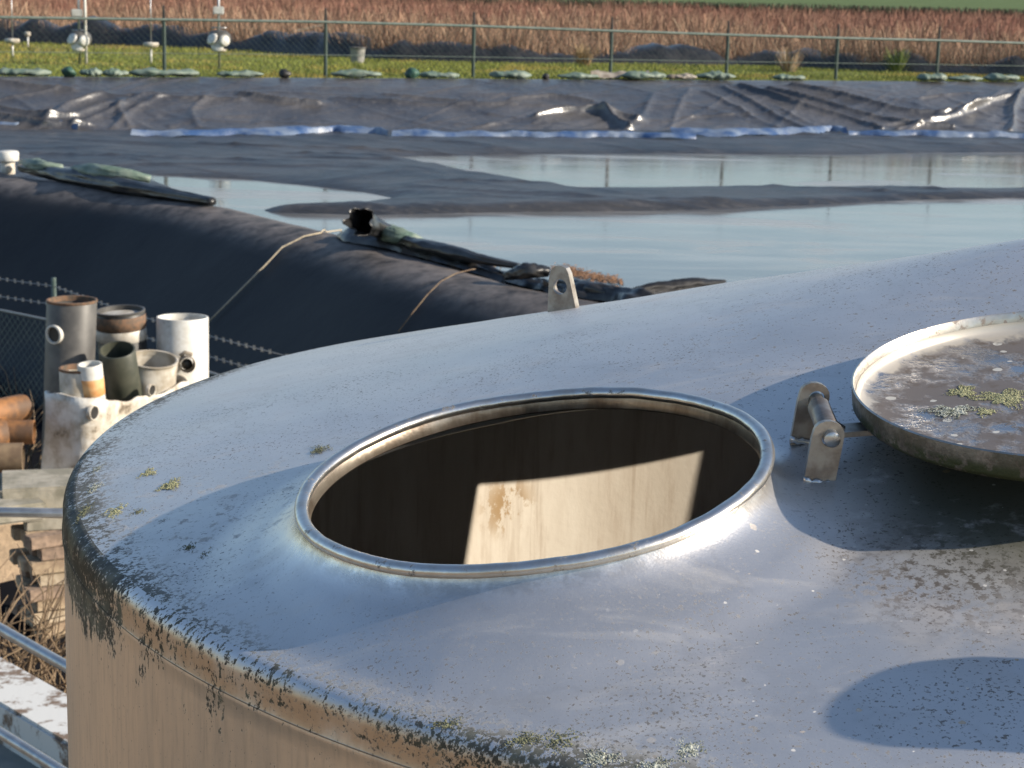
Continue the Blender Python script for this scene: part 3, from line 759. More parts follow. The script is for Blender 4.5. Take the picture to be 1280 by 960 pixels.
def wp(*pts): return [on_z(px, py, WATER)[:2] for px, py in pts]
RAISED = [wp((-200, 176), (180, 176), (420, 186), (500, 196), (545, 206), (640, 222), (720, 236), (900, 236), (1100, 237), (1400, 236), (1400, 246), (1150, 250), (900, 261), (760, 263), (600, 264), (470, 268), (340, 265), (330, 261), (420, 257), (485, 247), (440, 239), (300, 225), (190, 219), (60, 205), (-200, 178)),
          wp((-400, 164), (200, 164), (640, 166), (1280, 167), (1600, 168), (1600, 188), (1280, 191), (1000, 193), (820, 192), (640, 193), (520, 195), (420, 200), (100, 200), (-400, 190)),
          wp((-400, 168), (60, 176), (60, 208), (185, 222), (225, 240), (100, 240), (-400, 190))]
def build_pond():
    xs = np.arange(-11, 14.01, .07); ys = np.arange(13.5, 35, .06)
    X, Y = np.meshgrid(xs, ys, indexing='ij')
    jx = .14 * vnoise(X, Y, .4, 1) + .02 * vnoise(X, Y, 2.6, 2); jy = .12 * vnoise(X, Y, .35, 5) + .02 * vnoise(X, Y, 2.0, 6)
    sd = np.full(X.shape, -1e9)
    for k, p in enumerate(RAISED): sd = np.maximum(sd, poly_sd(X + jx, Y + jy, p))
    z = WATER + np.where(sd > 0, .10 * (1 - np.exp(-np.maximum(sd, 0) / .35)) - .012, np.maximum(-.30, sd * .22) - .012)
    wr = vnoise(X + .5 * Y, Y - .8 * X, 1.2, 9); wr2 = vnoise(X * .4 + Y * .15, Y, 2.6, 12)
    fold = np.maximum(0, 1 - np.abs(vnoise(X * .55 + .25 * Y, Y, 1.5, 15)) * 4.2)
    up = np.clip(sd / .4, 0, 1)
    z += up * (.010 * wr + .03 * (1 - np.abs(vnoise(X * .22 + .2 * Y, Y - .12 * X, 1.1, 12))) ** 9 + .028 * (1 - np.abs(vnoise(X * .3 - .1 * Y, Y + .25 * X, .9, 20))) ** 10 + .02 * (1 - np.abs(vnoise(X * .9 + Y, Y * .5, 1.0, 24))) ** 12)
    # a folded lip along the front of the middle ridge
    lip = wp((340, 263), (480, 265), (640, 262), (760, 261), (900, 258), (1150, 248), (1400, 244))
    d, sdn, s = seg_dist(X + jx * .4, Y + jy * .3, lip)
    z += .05 * np.exp(-(d / .20) ** 2) * (.9 + .12 * np.sin(s * 2.5 + 2 * np.sin(s * 1.3)))
    # keep below the near bank
    d, side, s = seg_dist(X, Y, [tuple(p) for p in crest[::3]])
    inner = np.where(side > 0, d, -d)
    z = np.where(inner < .9, np.minimum(z, -2.9), z)
    ok = (inner > .55).reshape(-1); idx = np.cumsum(ok) - 1
    P = np.stack([X, Y, z], -1).reshape(-1, 3)[ok]
    o = mesh_obj('basin_liner', P, [tuple(idx[i] for i in f) for f in grid_faces(len(xs), len(ys)) if all(ok[i] for i in f)], M['liner'])
    tag(o, 'crumpled black plastic liner lying in low ridges between the puddles of the basin', 'liner')
    pts = [tuple(p) for p in crest[2:150:4]]
    V = [(-13, 33.5, WATER)]
    ring = [(p[0], p[1]) for p in crest]; n = len(ring)
    V = []; F = []
    for i in range(n):
        t = crest[min(i + 1, n - 1)] - crest[max(i - 1, 0)]; t /= np.linalg.norm(t); nr = np.array([-t[1], t[0]])
        p = crest[i] + nr * .3
        V.append((p[0], p[1], WATER)); V.append((p[0] + 2.0, max(p[1], 33.0), WATER) if False else (p[0], 33.4, WATER))
    F = [(2 * i, 2 * i + 2, 2 * i + 3, 2 * i + 1) for i in range(n - 1)]
    o = mesh_obj('water', V, F, M['water']); structure(o)
build_pond()

# far bank: sheet from the basin floor up to the fence
def fb_point(u, v):
    x = u; t = -4.6 + 4.2 * v; y = fence_y(x) + t
    z = WATER - .02 + (FZ + .05 - WATER) * sstep(.0, 1.0, v) ** .9
    return x, y, z
def px_to_bank(px, py):
    # intersect the ray with the bank slope
    d = ray(px, py); ts = np.linspace(20, 60, 4000); P = d * ts[:, None]
    v = np.clip((P[:, 1] - fence_y(P[:, 0]) + 4.6) / 4.2, 0, 1)
    z = WATER - .02 + (FZ + .05 - WATER) * sstep(0, 1, v) ** .9
    i = np.argmax(P[:, 2] <= z); return P[i][0], (P[i][1] - fence_y(P[i][0]) + 4.6)
def build_far_bank():
    us = np.arange(-12, 17, .036); vs = np.linspace(0, 1, 100)
    U, Vv = np.meshgrid(us, vs, indexing='ij'); S = Vv * 4.2
    H = .02 * vnoise(U, S, .7, 31) + .022 * (1 - np.abs(vnoise(U * .8 + .9 * S, S * .4, 1.1, 32))) ** 10 + .02 * (1 - np.abs(vnoise(U * .7 - 1.1 * S, S * .3, 1.5, 33))) ** 12 + .02 * (1 - np.abs(vnoise(U * .25, S + .1 * U, 1.3, 34))) ** 10
    creases = [([(925, 108), (985, 128), (1060, 148), (1100, 163)], .10, .16), ([(960, 112), (1050, 135), (1140, 158), (1190, 161)], .10, .15), ([(990, 108), (1080, 126), (1150, 143), (1200, 140), (1270, 118)], .10, .15),
               ([(905, 110), (960, 140), (1010, 163)], .07, .14), ([(880, 115), (940, 145), (975, 163)], .05, .12), ([(1280, 112), (1265, 135), (1262, 165)], .12, .15), ([(1250, 115), (1200, 145), (1120, 163)], .06, .12), ([(1230, 128), (1180, 150), (1100, 158)], .05, .10),
               ([(670, 148), (700, 141), (745, 140), (800, 152)], .14, .20), ([(750, 139), (765, 150), (790, 163)], .12, .16), ([(815, 120), (800, 150), (780, 165)], .05, .14),
               ([(640, 125), (690, 120), (740, 128)], .06, .14), ([(300, 118), (345, 126), (400, 130)], .09, .14), ([(420, 122), (520, 130), (640, 132)], .05, .13),
               ([(0, 103), (50, 110), (90, 112)], .07, .14), ([(0, 138), (40, 147), (90, 148), (140, 130)], .10, .18), ([(60, 150), (90, 130), (130, 118)], .08, .15), ([(0, 148), (60, 158), (110, 158)], .10, .15), ([(90, 160), (150, 135), (180, 120)], .06, .12), ([(140, 160), (165, 140), (200, 124)], .05, .12),
               ([(200, 122), (300, 126)], .05, .13), ([(160, 158), (150, 140), (155, 125)], .05, .1), ([(250, 160), (240, 140), (260, 118)], .035, .1), ([(480, 118), (600, 130), (720, 134)], .045, .12), ([(860, 112), (845, 140), (838, 165)], .035, .12)]
    for pts, h, wd in creases:
        pl = [px_to_bank(*p) for p in pts]
        pl = [tuple(q) for q in smooth_path(pl, 24, 2)]
        d, side, s = seg_dist(U + .03 * vnoise(U, S, 2, 40), S + .03 * vnoise(U, S, 2, 41), pl)
        H += (1.45 if pts[0][0] < 420 else 1.35) * h * np.exp(-np.abs(d / (wd * .48)) ** 1.15) * (.9 + .15 * np.sin(s * 2))
    rc_ = random.Random(21)
    for k in range(46):
        u0 = rc_.uniform(-11, 16); v0 = rc_.uniform(.2, 4.0); an = rc_.choice([rc_.uniform(-.35, .25), rc_.uniform(.5, 1.1), rc_.uniform(-1.2, -.6)]); ln = rc_.uniform(.8, 3.5)
        pl = [(u0 + ln * t * math.cos(an), v0 + ln * t * math.sin(an) + .12 * math.sin(t * 4 + k)) for t in np.linspace(0, 1, 9)]
        d, side, s = seg_dist(U, S, pl); H += rc_.uniform(.025, .06) * np.exp(-np.abs(d / rc_.uniform(.03, .06)) ** 1.1) * np.sin(np.clip(s / ln, 0, 1) * PI)
    fan = np.maximum(0, 1 - np.abs(vnoise(U * 1.1 - S * .8, S * .5, 2.2, 50)) * 3) * np.clip(1 - Vv, 0, 1)
    H += .05 * fan * (.4 + .6 * (vnoise(U, S, .35, 51) > 0))
    H *= np.clip((1 - Vv) / .08, .15, 1)
    V = []
    for i in range(len(us)):
        for j in range(len(vs)):
            x, y, z = fb_point(us[i], vs[j]); h = H[i, j]
            V.append((x, y - .75 * h, z + .65 * h))
    o = mesh_obj('far_bank', V, grid_faces(len(us), len(vs)), M['bank'])
    tag(o, 'shiny wrinkled black sheet covering the far bank below the green fence', 'bank')
build_far_bank()

def blue_sheet(pts, label, hgt=.05, seed=0):
    n = 90; C = smooth_path([on_z(px, (a + b_) / 2, WATER + .10).tolist() + [abs(b_ - a)] for px, a, b_ in pts], n, 2)
    V = []; m_ = 9
    for i in range(n):
        D = C[i, 1]; wd = C[i, 3] * D * D / (FPX * 2.5) * .26
        for j in range(m_):
            q = j / (m_ - 1); y = C[i, 1] + (q - .5) * wd * max(.04, .15 + 1.9 * abs(fbm((C[i, 0], 0, seed), .9, 3)))
            z = WATER + .08 + .07 * q + .05 * math.sin(q * PI) + .035 * fbm((C[i, 0] * 2, y * 3, seed), 1.2, 3)
            V.append((C[i, 0], y, z + .02))
    o = mesh_obj('blue_sheet', V, grid_faces(n, m_), M['bluesheet'])
    tag(o, label, 'plastic sheet')
blue_sheet([(-40, 155, 163), (20, 156, 165), (60, 153, 163), (98, 158, 166)], 'short crinkled blue plastic strip at the left end of the far bank foot', seed=1)
blue_sheet([(165, 166, 174), (260, 165, 174), (370, 162, 173), (420, 157, 172), (470, 160, 172), (485, 167, 173)], 'long blue plastic strip at the far bank foot with a raised crumpled hump', seed=2)
blue_sheet([(490, 167, 174), (560, 168, 174), (700, 168, 175), (790, 168, 175), (870, 170, 176)], 'thin pale blue plastic strip at the middle of the far bank foot', seed=3)
blue_sheet([(838, 162, 170), (900, 165, 174), (960, 163, 173), (1010, 160, 172), (1040, 154, 172), (1056, 158, 172)], 'bright blue plastic strip turned up at its right end below the diagonal folds', seed=4)
blue_sheet([(1060, 167, 172), (1150, 168, 173), (1230, 169, 174), (1320, 170, 175)], 'narrow pale plastic strip at the right end of the far bank foot', seed=5)

# leaf litter floating by the shore
def litter():
    rnd = random.Random(5); V, F = [], []
    for k in range(700):
        u = rnd.gauss(0, .4); px = 700 + 90 * min(1, abs(rnd.gauss(0, .55))) + rnd.uniform(-14, 10); py = 341 + (px - 700) * .20 + rnd.gauss(0, 3.2)
        if px > 778: continue
        p = on_z(px, py - 10 + 6, WATER + .006); a = rnd.random() * PI; s = rnd.uniform(.01, .035)
        o = len(V); c, sn = math.cos(a) * s, math.sin(a) * s
        V += [(p[0] - c, p[1] - sn, p[2]), (p[0] + sn * .5, p[1] - c * .5, p[2] + .006), (p[0] + c, p[1] + sn, p[2] + .004), (p[0] - sn * .5, p[1] + c * .5, p[2] + .008)]
        F.append((o, o + 1, o + 2, o + 3))
    o = mesh_obj('leaf_litter', V, F, M['litter'], smooth=False); tag(o, 'reddish brown leaf litter floating at the near edge of the water', 'leaf litter', kind='stuff')
litter()

# ================================================================== bags on the far crest
def bag_mesh(ln, r, seed, ends=True):
    n, seg = 22, 14; V = []
    for i in range(n):
        q = i / (n - 1); x = (q - .5) * ln
        prof = max(.12, (1 - abs(2 * q - 1) ** 3.5)) ** .6
        sag = .012 * math.sin(q * 7 + seed)
        for k in range(seg):
            a = 2 * PI * k / seg; rr = r * prof * (1 + .38 * fbm((q * 5, math.cos(a), math.sin(a) + seed), 1.5, 3))
            z = rr * math.sin(a) * (.50 + .12 * math.sin(q * 9 + seed * 2))
            V.append((x, rr * math.cos(a) * 1.2 + sag, max(z, -r * .45) + r * .45))
    F = []
    for i in range(n - 1):
        for k in range(seg): F.append((i * seg + k, (i + 1) * seg + k, (i + 1) * seg + (k + 1) % seg, i * seg + (k + 1) % seg))
    F.append(list(range(seg))); F.append([(n - 1) * seg + k for k in range(seg)][::-1])
    return V, F
BAGS = [(-8, 58, 'greenbag', 'at the far left edge of the picture'), (98, 125, 'greenbag', 'just right of the dark green knotted bag'), (125, 158, 'greenbag', 'second to the right of the dark green knotted bag'), (162, 246, 'greenbag', 'long and slim, in front of the left fence post'),
        (272, 328, 'greenbag', 'below the right white instrument post'), (415, 476, 'greenbag', 'just right of the second fence post'), (523, 574, 'greenbag', 'beside the small black tied bag'), (612, 664, 'greenbag', 'just right of the third fence post'),
        (697, 748, 'greenbag', 'between the third and fourth fence posts'), (776, 832, 'greenbag', 'just right of the fourth fence post'), (832, 870, 'dullbag', 'among the green bags'), (870, 918, 'greenbag', 'at the foot of the fifth fence post'), (965, 1006, 'greenbag', 'alone, just left of the sixth fence post'),
        (1147, 1185, 'greenbag', 'first of three in a row at the seventh fence post'), (1185, 1231, 'greenbag', 'middle of three in a row at the right end'), (1231, 1276, 'greenbag', 'last of three in a row at the right end')]
for k, (a, b_, m_, where) in enumerate(BAGS):
    mid = (a + b_) / 2; u, s = px_to_bank(mid, 103); u = on_y(mid, 95, fence_y((mid - 640) / FPX * 36) - .45)[0]
    y = fence_y(u) - .50; ln = (b_ - a) / FPX * y * 1.02
    V, F = bag_mesh(ln, .125 + .02 * math.sin(k * 3), k)
    o = mesh_obj('sandbag', V, F, M[m_], loc=(u, y, FZ + .045)); o.rotation_euler.z = math.atan(.342) * .6 + .06 * math.sin(k * 5)
    tag(o, ('dull brown sandbag lying ' if m_ == 'dullbag' else 'pale green far bank sandbag, ') + where + ('on the far bank crest' if m_ == 'dullbag' and False else ''), 'sandbag', 'sandbags along the far bank crest')
def knot(px, py, r, m_, label):
    u = on_y(px, py, fence_y((px - 640) / FPX * 36) - .5); V = []
    bm = bmesh.new(); bmesh.ops.create_icosphere(bm, subdivisions=3, radius=r)
    for v in bm.verts:
        v.co *= 1 + .35 * fbm(v.co + Vector((px, 0, 0)), 1 / r * .9, 2); v.co.z *= .85
    bm.verts.index_update(); V = [v.co.copy() for v in bm.verts]; F = [[v.index for v in f.verts] for f in bm.faces]; bm.free()
    o = mesh_obj('tied_bag', V, F, M[m_], loc=(u[0], fence_y(u[0]) - .5, FZ + .05 + r * .5)); tag(o, label, 'bag')
knot(82, 90, .12, 'darkgreen', 'dark green knotted bag on the left part of the far bank crest')
knot(515, 98, .13, 'darkgreen', 'small blackish green tied bag between the second and third fence posts')
knot(356, 97, .10, 'black', 'small black bag left of the second fence post on the far crest')
knot(682, 103, .07, 'black', 'small flat black bag right of the third fence post on the far crest')
def pale_tarp():
    V = []; n, m_ = 30, 6
    for i in range(n):
        px = 738 + 75 * i / (n - 1); x = on_y(px, 100, 36.5)[0]
        for j in range(m_): 
            y = fence_y(x) - .35 + .5 * j / (m_ - 1); V.append((x, y, FZ + .10 + .10 * fbm((x * 2, y * 3, 0), 1.3, 2) + .05 * math.sin(j / (m_ - 1) * PI)))
    o = mesh_obj('tarp', V, grid_faces(n, m_), M['dullbag']); tag(o, 'crumpled pale tarp behind the green bags at the fourth fence post', 'tarp')
pale_tarp()

# ================================================================== far fence
def prism_wire(p, q, r):
    p, q = Vector(p), Vector(q); t = (q - p).normalized(); a = t.cross(Vector((.3, .9, .2))).normalized(); b_ = t.cross(a)
    V = []
    for e in (p, q):
        for k in range(3):
            an = 2 * PI * k / 3; V.append(e + (a * math.cos(an) + b_ * math.sin(an)) * r)
    return V, [(0, 1, 4, 3), (1, 2, 5, 4), (2, 0, 3, 5)]
def chain_mesh(p0, p1, z0, z1, pitch, r):
    """diamond netting between two ground points"""
    p0, p1 = np.array(p0[:2]), np.array(p1[:2]); Ln = np.linalg.norm(p1 - p0); d = (p1 - p0) / Ln; h = z1 - z0
    V, F = [], []
    s = -h
    while s < Ln:
        for sg in (1, -1):
            a0, b0 = (s, s + h); za, zb = (z0, z1) if sg > 0 else (z1, z0)
            a, b_ = a0, b0
            ta = max(0, -a0 / h) if a0 < 0 else 0; tb = 1 if b0 <= Ln else (Ln - a0) / h
            if tb <= ta: continue
            P = p0 + d * (a0 + h * ta); Q = p0 + d * (a0 + h * tb)
            v, f = prism_wire((P[0], P[1], za + (zb - za) * ta), (Q[0], Q[1], za + (zb - za) * tb), r)
            o = len(V); V += v; F += [tuple(i + o for i in q) for q in f]
        s += pitch
    return V, F
fence = thing('chain_link_fence', 'low green chain link fence with pointed dark posts along the far bank', 'fence', (0, fence_y(0), FZ))
FB = np.array([0, fence_y(0), FZ])
posts = [(-10, 4), (205, 7), (407, 10), (592, 15), (764, 21), (909, 26), (1046, 30), (1172, 33), (1295, 37)]
tops = []
for px, py in posts:
    x = 0
    for _ in range(12): x = on_y(px, py + 40, fence_y(x))[0]
    y = fence_y(x); zt = on_y(px, py, y)[2]; zr = on_y(px, (py + 17.5), y)[2]
    tops.append((x, y, zt, zr))
    c = Vector((x, y, 0)) - Vector(FB)
    po = mesh_obj('post', *tube([(c.x, c.y, -.1), (c.x, c.y, zr - FZ)], .034, 10), M['fencegreen'], fence, sharp=40)
    mesh_obj('post_spike', *tube([(c.x, c.y, zr - FZ + .002), (c.x, c.y - .02, zt - FZ)], [.026, .018], 8), M['black'], po, sharp=40)
ext = [(2 * tops[0][0] - tops[1][0], 2 * tops[0][1] - tops[1][1], 0, tops[0][3])] + tops + [(tops[-1][0] + 6, tops[-1][1] + 2.05, 0, tops[-1][3])]
V, F = tube([(a[0], a[1] - FB[1] - .03, a[3] - FZ) for a in ext], .024, 8)
mesh_obj('top_rail', V, F, M['railgreen'], fence)
V, F = tube([(a[0], a[1] - FB[1] - .03, (a[3] - FZ) * .42) for a in ext], .006, 5); mesh_obj('tension_wire', V, F, M['railgreen'], fence)
V, F = [], []
for a, b_ in zip(ext[:-1], ext[1:]):
    v, f = chain_mesh((a[0], a[1] - FB[1]), (b_[0], b_[1] - FB[1]), .02, (a[3] + b_[3]) / 2 - FZ, .11, .0022)
    V, F = V + v, F + [tuple(i + len(V) for i in q) for q in f]
mesh_obj('wire_mesh', V, F, M['wire'], fence, smooth=False)

# ================================================================== behind the fence
def ground_at(px, py, z=FZ): return on_z(px, py, z)
def low_black_bank():
    pts = [ground_at(-120, 46), ground_at(0, 53), ground_at(160, 58), ground_at(320, 66), ground_at(480, 76), ground_at(640, 80), ground_at(800, 82), ground_at(960, 84), ground_at(1120, 92), ground_at(1290, 98), ground_at(1500, 102)]
    C = smooth_path([p[:2] for p in pts], 220, 4); V = []
    prof = [(-.05, -.05), (.05, .18), (.18, .40), (.4, .50), (.8, .52), (1.2, .45), (1.7, .2), (2.2, -.05)]
    for i in range(len(C)):
        t = C[min(i + 1, len(C) - 1)] - C[max(i - 1, 0)]; t /= np.linalg.norm(t); nr = np.array([-t[1], t[0]])
        k = max(.28, .66 + .55 * fbm((C[i][0], C[i][1], 0), .9, 3) + .35 * max(0, (-C[i][0] - 2) / 10))
        for off, h in prof: V.append((C[i][0] + nr[0] * off, C[i][1] + nr[1] * off, FZ + h * k + .03 * fbm((C[i][0], off, 3), 2, 2)))
    o = mesh_obj('low_black_bank', V, [f[::-1] for f in grid_faces(len(C), len(prof))], M['sock']); tag(o, 'low black plastic covered ridge between the grass strip and the dry field', 'bank')
    return C
BLK = low_black_bank()
def blk_y(x): return np.interp(x, BLK[:, 0], BLK[:, 1])

def blades(name, P, hgt, wid, lean, tints, m_, label, cat):
    n = len(P); a = RNG.uniform(0, 2 * PI, n); dx, dy = np.cos(a) * wid / 2, np.sin(a) * wid / 2
    lx, ly = RNG.normal(0, 1, n) * lean * hgt, RNG.normal(0, 1, n) * lean * hgt
    V = np.zeros((n, 4, 3)); mid = .55
    V[:, 0] = P - np.stack([dx, dy, 0 * dx], 1); V[:, 1] = P + np.stack([dx, dy, 0 * dx], 1)
    V[:, 2] = P + np.stack([lx + dx * .35, ly + dy * .35, hgt], 1); V[:, 3] = P + np.stack([lx - dx * .35, ly - dy * .35, hgt * .98], 1)
    me = bpy.data.meshes.new(name); me.vertices.add(4 * n); me.loops.add(4 * n); me.polygons.add(n)
    me.vertices.foreach_set('co', V.ravel().astype(np.float32)); me.loops.foreach_set('vertex_index', np.arange(4 * n, dtype=np.int32))
    me.polygons.foreach_set('loop_start', np.arange(0, 4 * n, 4, dtype=np.int32)); me.update(calc_edges=True)
    at = me.attributes.new('tint', 'FLOAT_COLOR', 'POINT'); c = np.ones((n, 4, 4), np.float32); c[:, :, :3] = tints[:, None, :]; at.data.foreach_set('color', c.ravel())
    me.materials.append(M[m_]); o = bpy.data.objects.new(name, me); col.objects.link(o)
    return tag(o, label, cat, kind='stuff')
def tintmix(n, cols, jitter=.25):
    cols = np.array(cols); w_ = RNG.dirichlet(np.ones(len(cols)) * .7, n); c = w_ @ cols
    return np.clip(c * (1 + RNG.normal(0, jitter, (n, 1))), .01, .9)
# grass strip
n = 130000; x = RNG.uniform(-15, 18, n); f = RNG.uniform(0, 1, n); y0 = fence_y(x) - .25; y1 = blk_y(x); y = y0 + (y1 - y0) * f
gn = vnoise(x, y, .5, 61) + .6 * vnoise(x, y * 1.5, 1.6, 62); keep = gn > -1.1; x, y, gn = x[keep], y[keep], gn[keep]
t = tintmix(len(x), [(.15, .19, .03), (.21, .23, .05), (.28, .25, .08), (.11, .15, .025)]); 
t = np.where((vnoise(x, y, .9, 64) > .45)[:, None], t * np.array([1.5, 1.15, 1.3]), t)
blades('grass', np.stack([x, y, np.full(len(x), FZ - .01)], 1), RNG.uniform(.03, .085, len(x)) * (1 + .9 * np.clip(gn - .2, 0, 1)), .011, .5, t, 'grassblades', 'short green grass strip behind the far fence', 'grass')
# dry reeds
n = 90000; x = RNG.uniform(-17, 22, n); y = blk_y(x) + .35 + RNG.uniform(0, 1, n) ** 1.3 * 9.5
cl = vnoise(x, y, .8, 71) + .7 * vnoise(x, y, 2.2, 72)
t = tintmix(n, [(.32, .215, .14), (.24, .145, .095), (.37, .28, .19), (.21, .10, .07)])
blades('dry_reeds', np.stack([x, y, np.full(n, FZ)], 1), RNG.uniform(.25, .75, n) * (1 + .5 * cl), .016, .26, t, 'reeds', 'pale tan dry weeds and reeds along the edge of the field', 'dry weeds')
# red stemmed shrubs in the field
n = 230000; x = RNG.uniform(-24, 30, n); y = blk_y(np.clip(x, -16, 20)) + 7 + RNG.uniform(0, 1, n) * 34
cl = vnoise(x, y, .7, 81) + .8 * vnoise(x, y, 1.9, 82); k = RNG.uniform(-1.4, 1.2, n) < cl; x, y, cl = x[k], y[k], cl[k]; n = len(x)
red = np.clip(.5 + .8 * vnoise(x, y, .3, 84) + (y - 62) / 60, 0, 1)[:, None]
t = tintmix(n, [(.24, .095, .07), (.18, .09, .065), (.26, .15, .105)]) * red + tintmix(n, [(.29, .19, .125), (.21, .125, .085), (.24, .11, .08)]) * (1 - red)
blades('red_shrubs', np.stack([x, y, np.full(n, FZ)], 1), RNG.uniform(.30, .86, n) * (1 + .16 * cl), .02, .25, t, 'shrubs', 'dense field of reddish bare stemmed shrubs filling the background', 'shrubs')
# dark hedge line at the far edge of the shrubs
n = 26000; x = RNG.uniform(-10, 60, n); y = 92 + RNG.uniform(0, 2.5, n)
t = tintmix(n, [(.05, .05, .035), (.08, .06, .04), (.035, .045, .03)])
blades('far_hedge', np.stack([x, y, np.full(n, FZ)], 1), RNG.uniform(.4, .86, n), .06, .25, t, 'shrubs', 'thin dark hedge line between the red shrubs and the far green field', 'hedge')

# weed tufts along the fence and the ridge
def tuft(px, py, h, n_, cols, label, name='weed_tuft'):
    p = ground_at(px, py); V, F, C = [], [], []
    rnd = random.Random(int(px))
    for k in range(n_):
        a = rnd.random() * 2 * PI; r = rnd.random() * .12; b0 = Vector((r * math.cos(a), r * math.sin(a), 0)); tip = b0 + Vector((math.cos(a) * h * rnd.uniform(.1, .6), math.sin(a) * h * rnd.uniform(.1, .6), h * rnd.uniform(.4, 1)))
        s = Vector((-math.sin(a), math.cos(a), 0)) * .012; o = len(V); V += [b0 - s, b0 + s, tip + s * .3, tip - s * .3]; F.append((o, o + 1, o + 2, o + 3)); c = rnd.choice(cols); C += [(*c, 1)] * 4
    o = mesh_obj(name, V, F, M['reeds'], smooth=False, loc=p, attrs={'tint': ('FLOAT_COLOR', C)}); tag(o, label, 'weeds')
pass
tuft(730, 84, .5, 140, [(.40, .28, .15), (.28, .19, .10)], 'tan weed tuft just left of the fourth fence post')
pass
tuft(985, 92, .55, 160, [(.40, .32, .23), (.32, .22, .13)], 'pale dry weed tuft left of the sixth fence post')
tuft(1120, 92, .55, 220, [(.12, .17, .04), (.18, .20, .06), (.09, .13, .03)], 'green bushy weed tuft on the black ridge near the seventh fence post')
pass

# bucket and board on the black ridge
p = ground_at(447, 80)
bk = thing('grey_bucket', 'grey weathered bucket standing by the black ridge behind the fence', 'bucket', p)
mesh_obj('bucket_body', *lathe([(.13, 0), (.16, .33), (.165, .34), (.155, .34), (.12, .03), (.001, .03)], 28), simple('grey bucket plastic', (.20, .20, .19), (.28, .27, .25), 8, .7), bk)
mesh_obj('bucket_rim', *lathe([(.163, .315), (.178, .32), (.178, .345), (.160, .348)], 28), M['greypvc'], bk)
p = ground_at(385, 66)
V, F = box((0, 0, .30), (.75, .40, .04), .3, .008)
o = mesh_obj('leaning_board', *xf((V, F), Matrix.Rotation(math.radians(-14), 4, 'Y')), M['concrete'], loc=(p[0], p[1] + .5, FZ + .25), sharp=40); tag(o, 'grey board leaning on the black ridge left of the second fence post', 'board')

# white instrument posts
def cup(r, h): return lathe([(.001, 0), (r * .8, .005), (r, h * .35), (r * .9, h * .8), (r * .5, h), (.001, h * 1.05)], 20)
def instrument(px, pyb, label, twin, zoff=0):
    p = ground_at(px, pyb); t = thing('instrument_post', label, 'instrument', p, 0, 'white instrument posts')
    s = p[1] / FPX
    mesh_obj('pole', *tube([(0, 0, 0), (0, 0, 2.2)], .022, 10), M['galv'], t)
    if twin: mesh_obj('pole', *tube([(.13, -.05, 0), (.13, -.05, 2.2)], .026, 10), M['white'], t)
    zc = (pyb - 48) * s
    V, F = lathe([(.10, 0), (.19, .02), (.22, .10), (.20, .20), (.14, .26), (.05, .28), (.001, .28)], 24)
    mesh_obj('housing', *xf((V, F), Matrix.Translation((0, .06, zc - .14))), M['greypvc'], t)
    for dx, dz, rr in ((-.09, .02, .12), (.11, .0, .11), (.0, -.10, .12)):
        q = Matrix.Translation((dx, -.16, zc + dz - .05)) @ Matrix.Rotation(math.radians(70 + dx * 200), 4, 'X') @ Matrix.Rotation(dx * 6, 4, 'Y')
        mesh_obj('cup', *xf(cup(rr, .045 + .03 * (dx > 0)), q), M['white'], t)
    mesh_obj('collar', *xf(lathe([(.02, 0), (.13, .01), (.14, .05), (.02, .06)], 24), Matrix.Translation((0, 0, zc - .26))), M['offwhite'], t)
    zb = (pyb - (18 if twin else 15)) * s
    mesh_obj('box', *box((0 if not twin else -.03, -.03, zb), (.20, .10, .14), .1, .015), M['white'], t, sharp=40)
    mesh_obj('cross_arm', *tube([(-.14, 0, zb - .32), (.14, 0, zb - .32)], .012, 8), M['galv'], t)
instrument(100, 82, 'white instrument cluster on a pair of poles left of the first fence post', True)
instrument(274, 88, 'white instrument cluster on a single pole with a white box above it', False)
def short_post(px, pyb, pyt, w_, label, tall=None):
    p = ground_at(px, pyb); s = p[1] / FPX; h = (pyb - pyt) * s; t = thing('short_marker_post', label, 'marker post', p, 0, 'short white capped posts')
    mesh_obj('pole', *tube([(0, 0, 0), (0, 0, h)], .022, 10), M['white'], t)
    if tall: mesh_obj('rod', *tube([(0, .03, h), (0, .03, tall)], .010, 8), M['galv'], t)
    mesh_obj('cap', *xf(lathe([(.02, 0), (w_ * s * .42, .01), (w_ * s * .5, .06), (w_ * s * .46, .10), (.02, .11)], 24), Matrix.Translation((0, 0, h))), M['offwhite'], t)
short_post(189, 80, 60, 20, 'short flat capped white post just left of the first fence post', 1.6)
short_post(16, 72, 55, 19, 'short flat capped white post at the left edge of the grass', 1.5)
short_post(35, 60, 46, 8, 'thin low white post behind the others at the left edge')

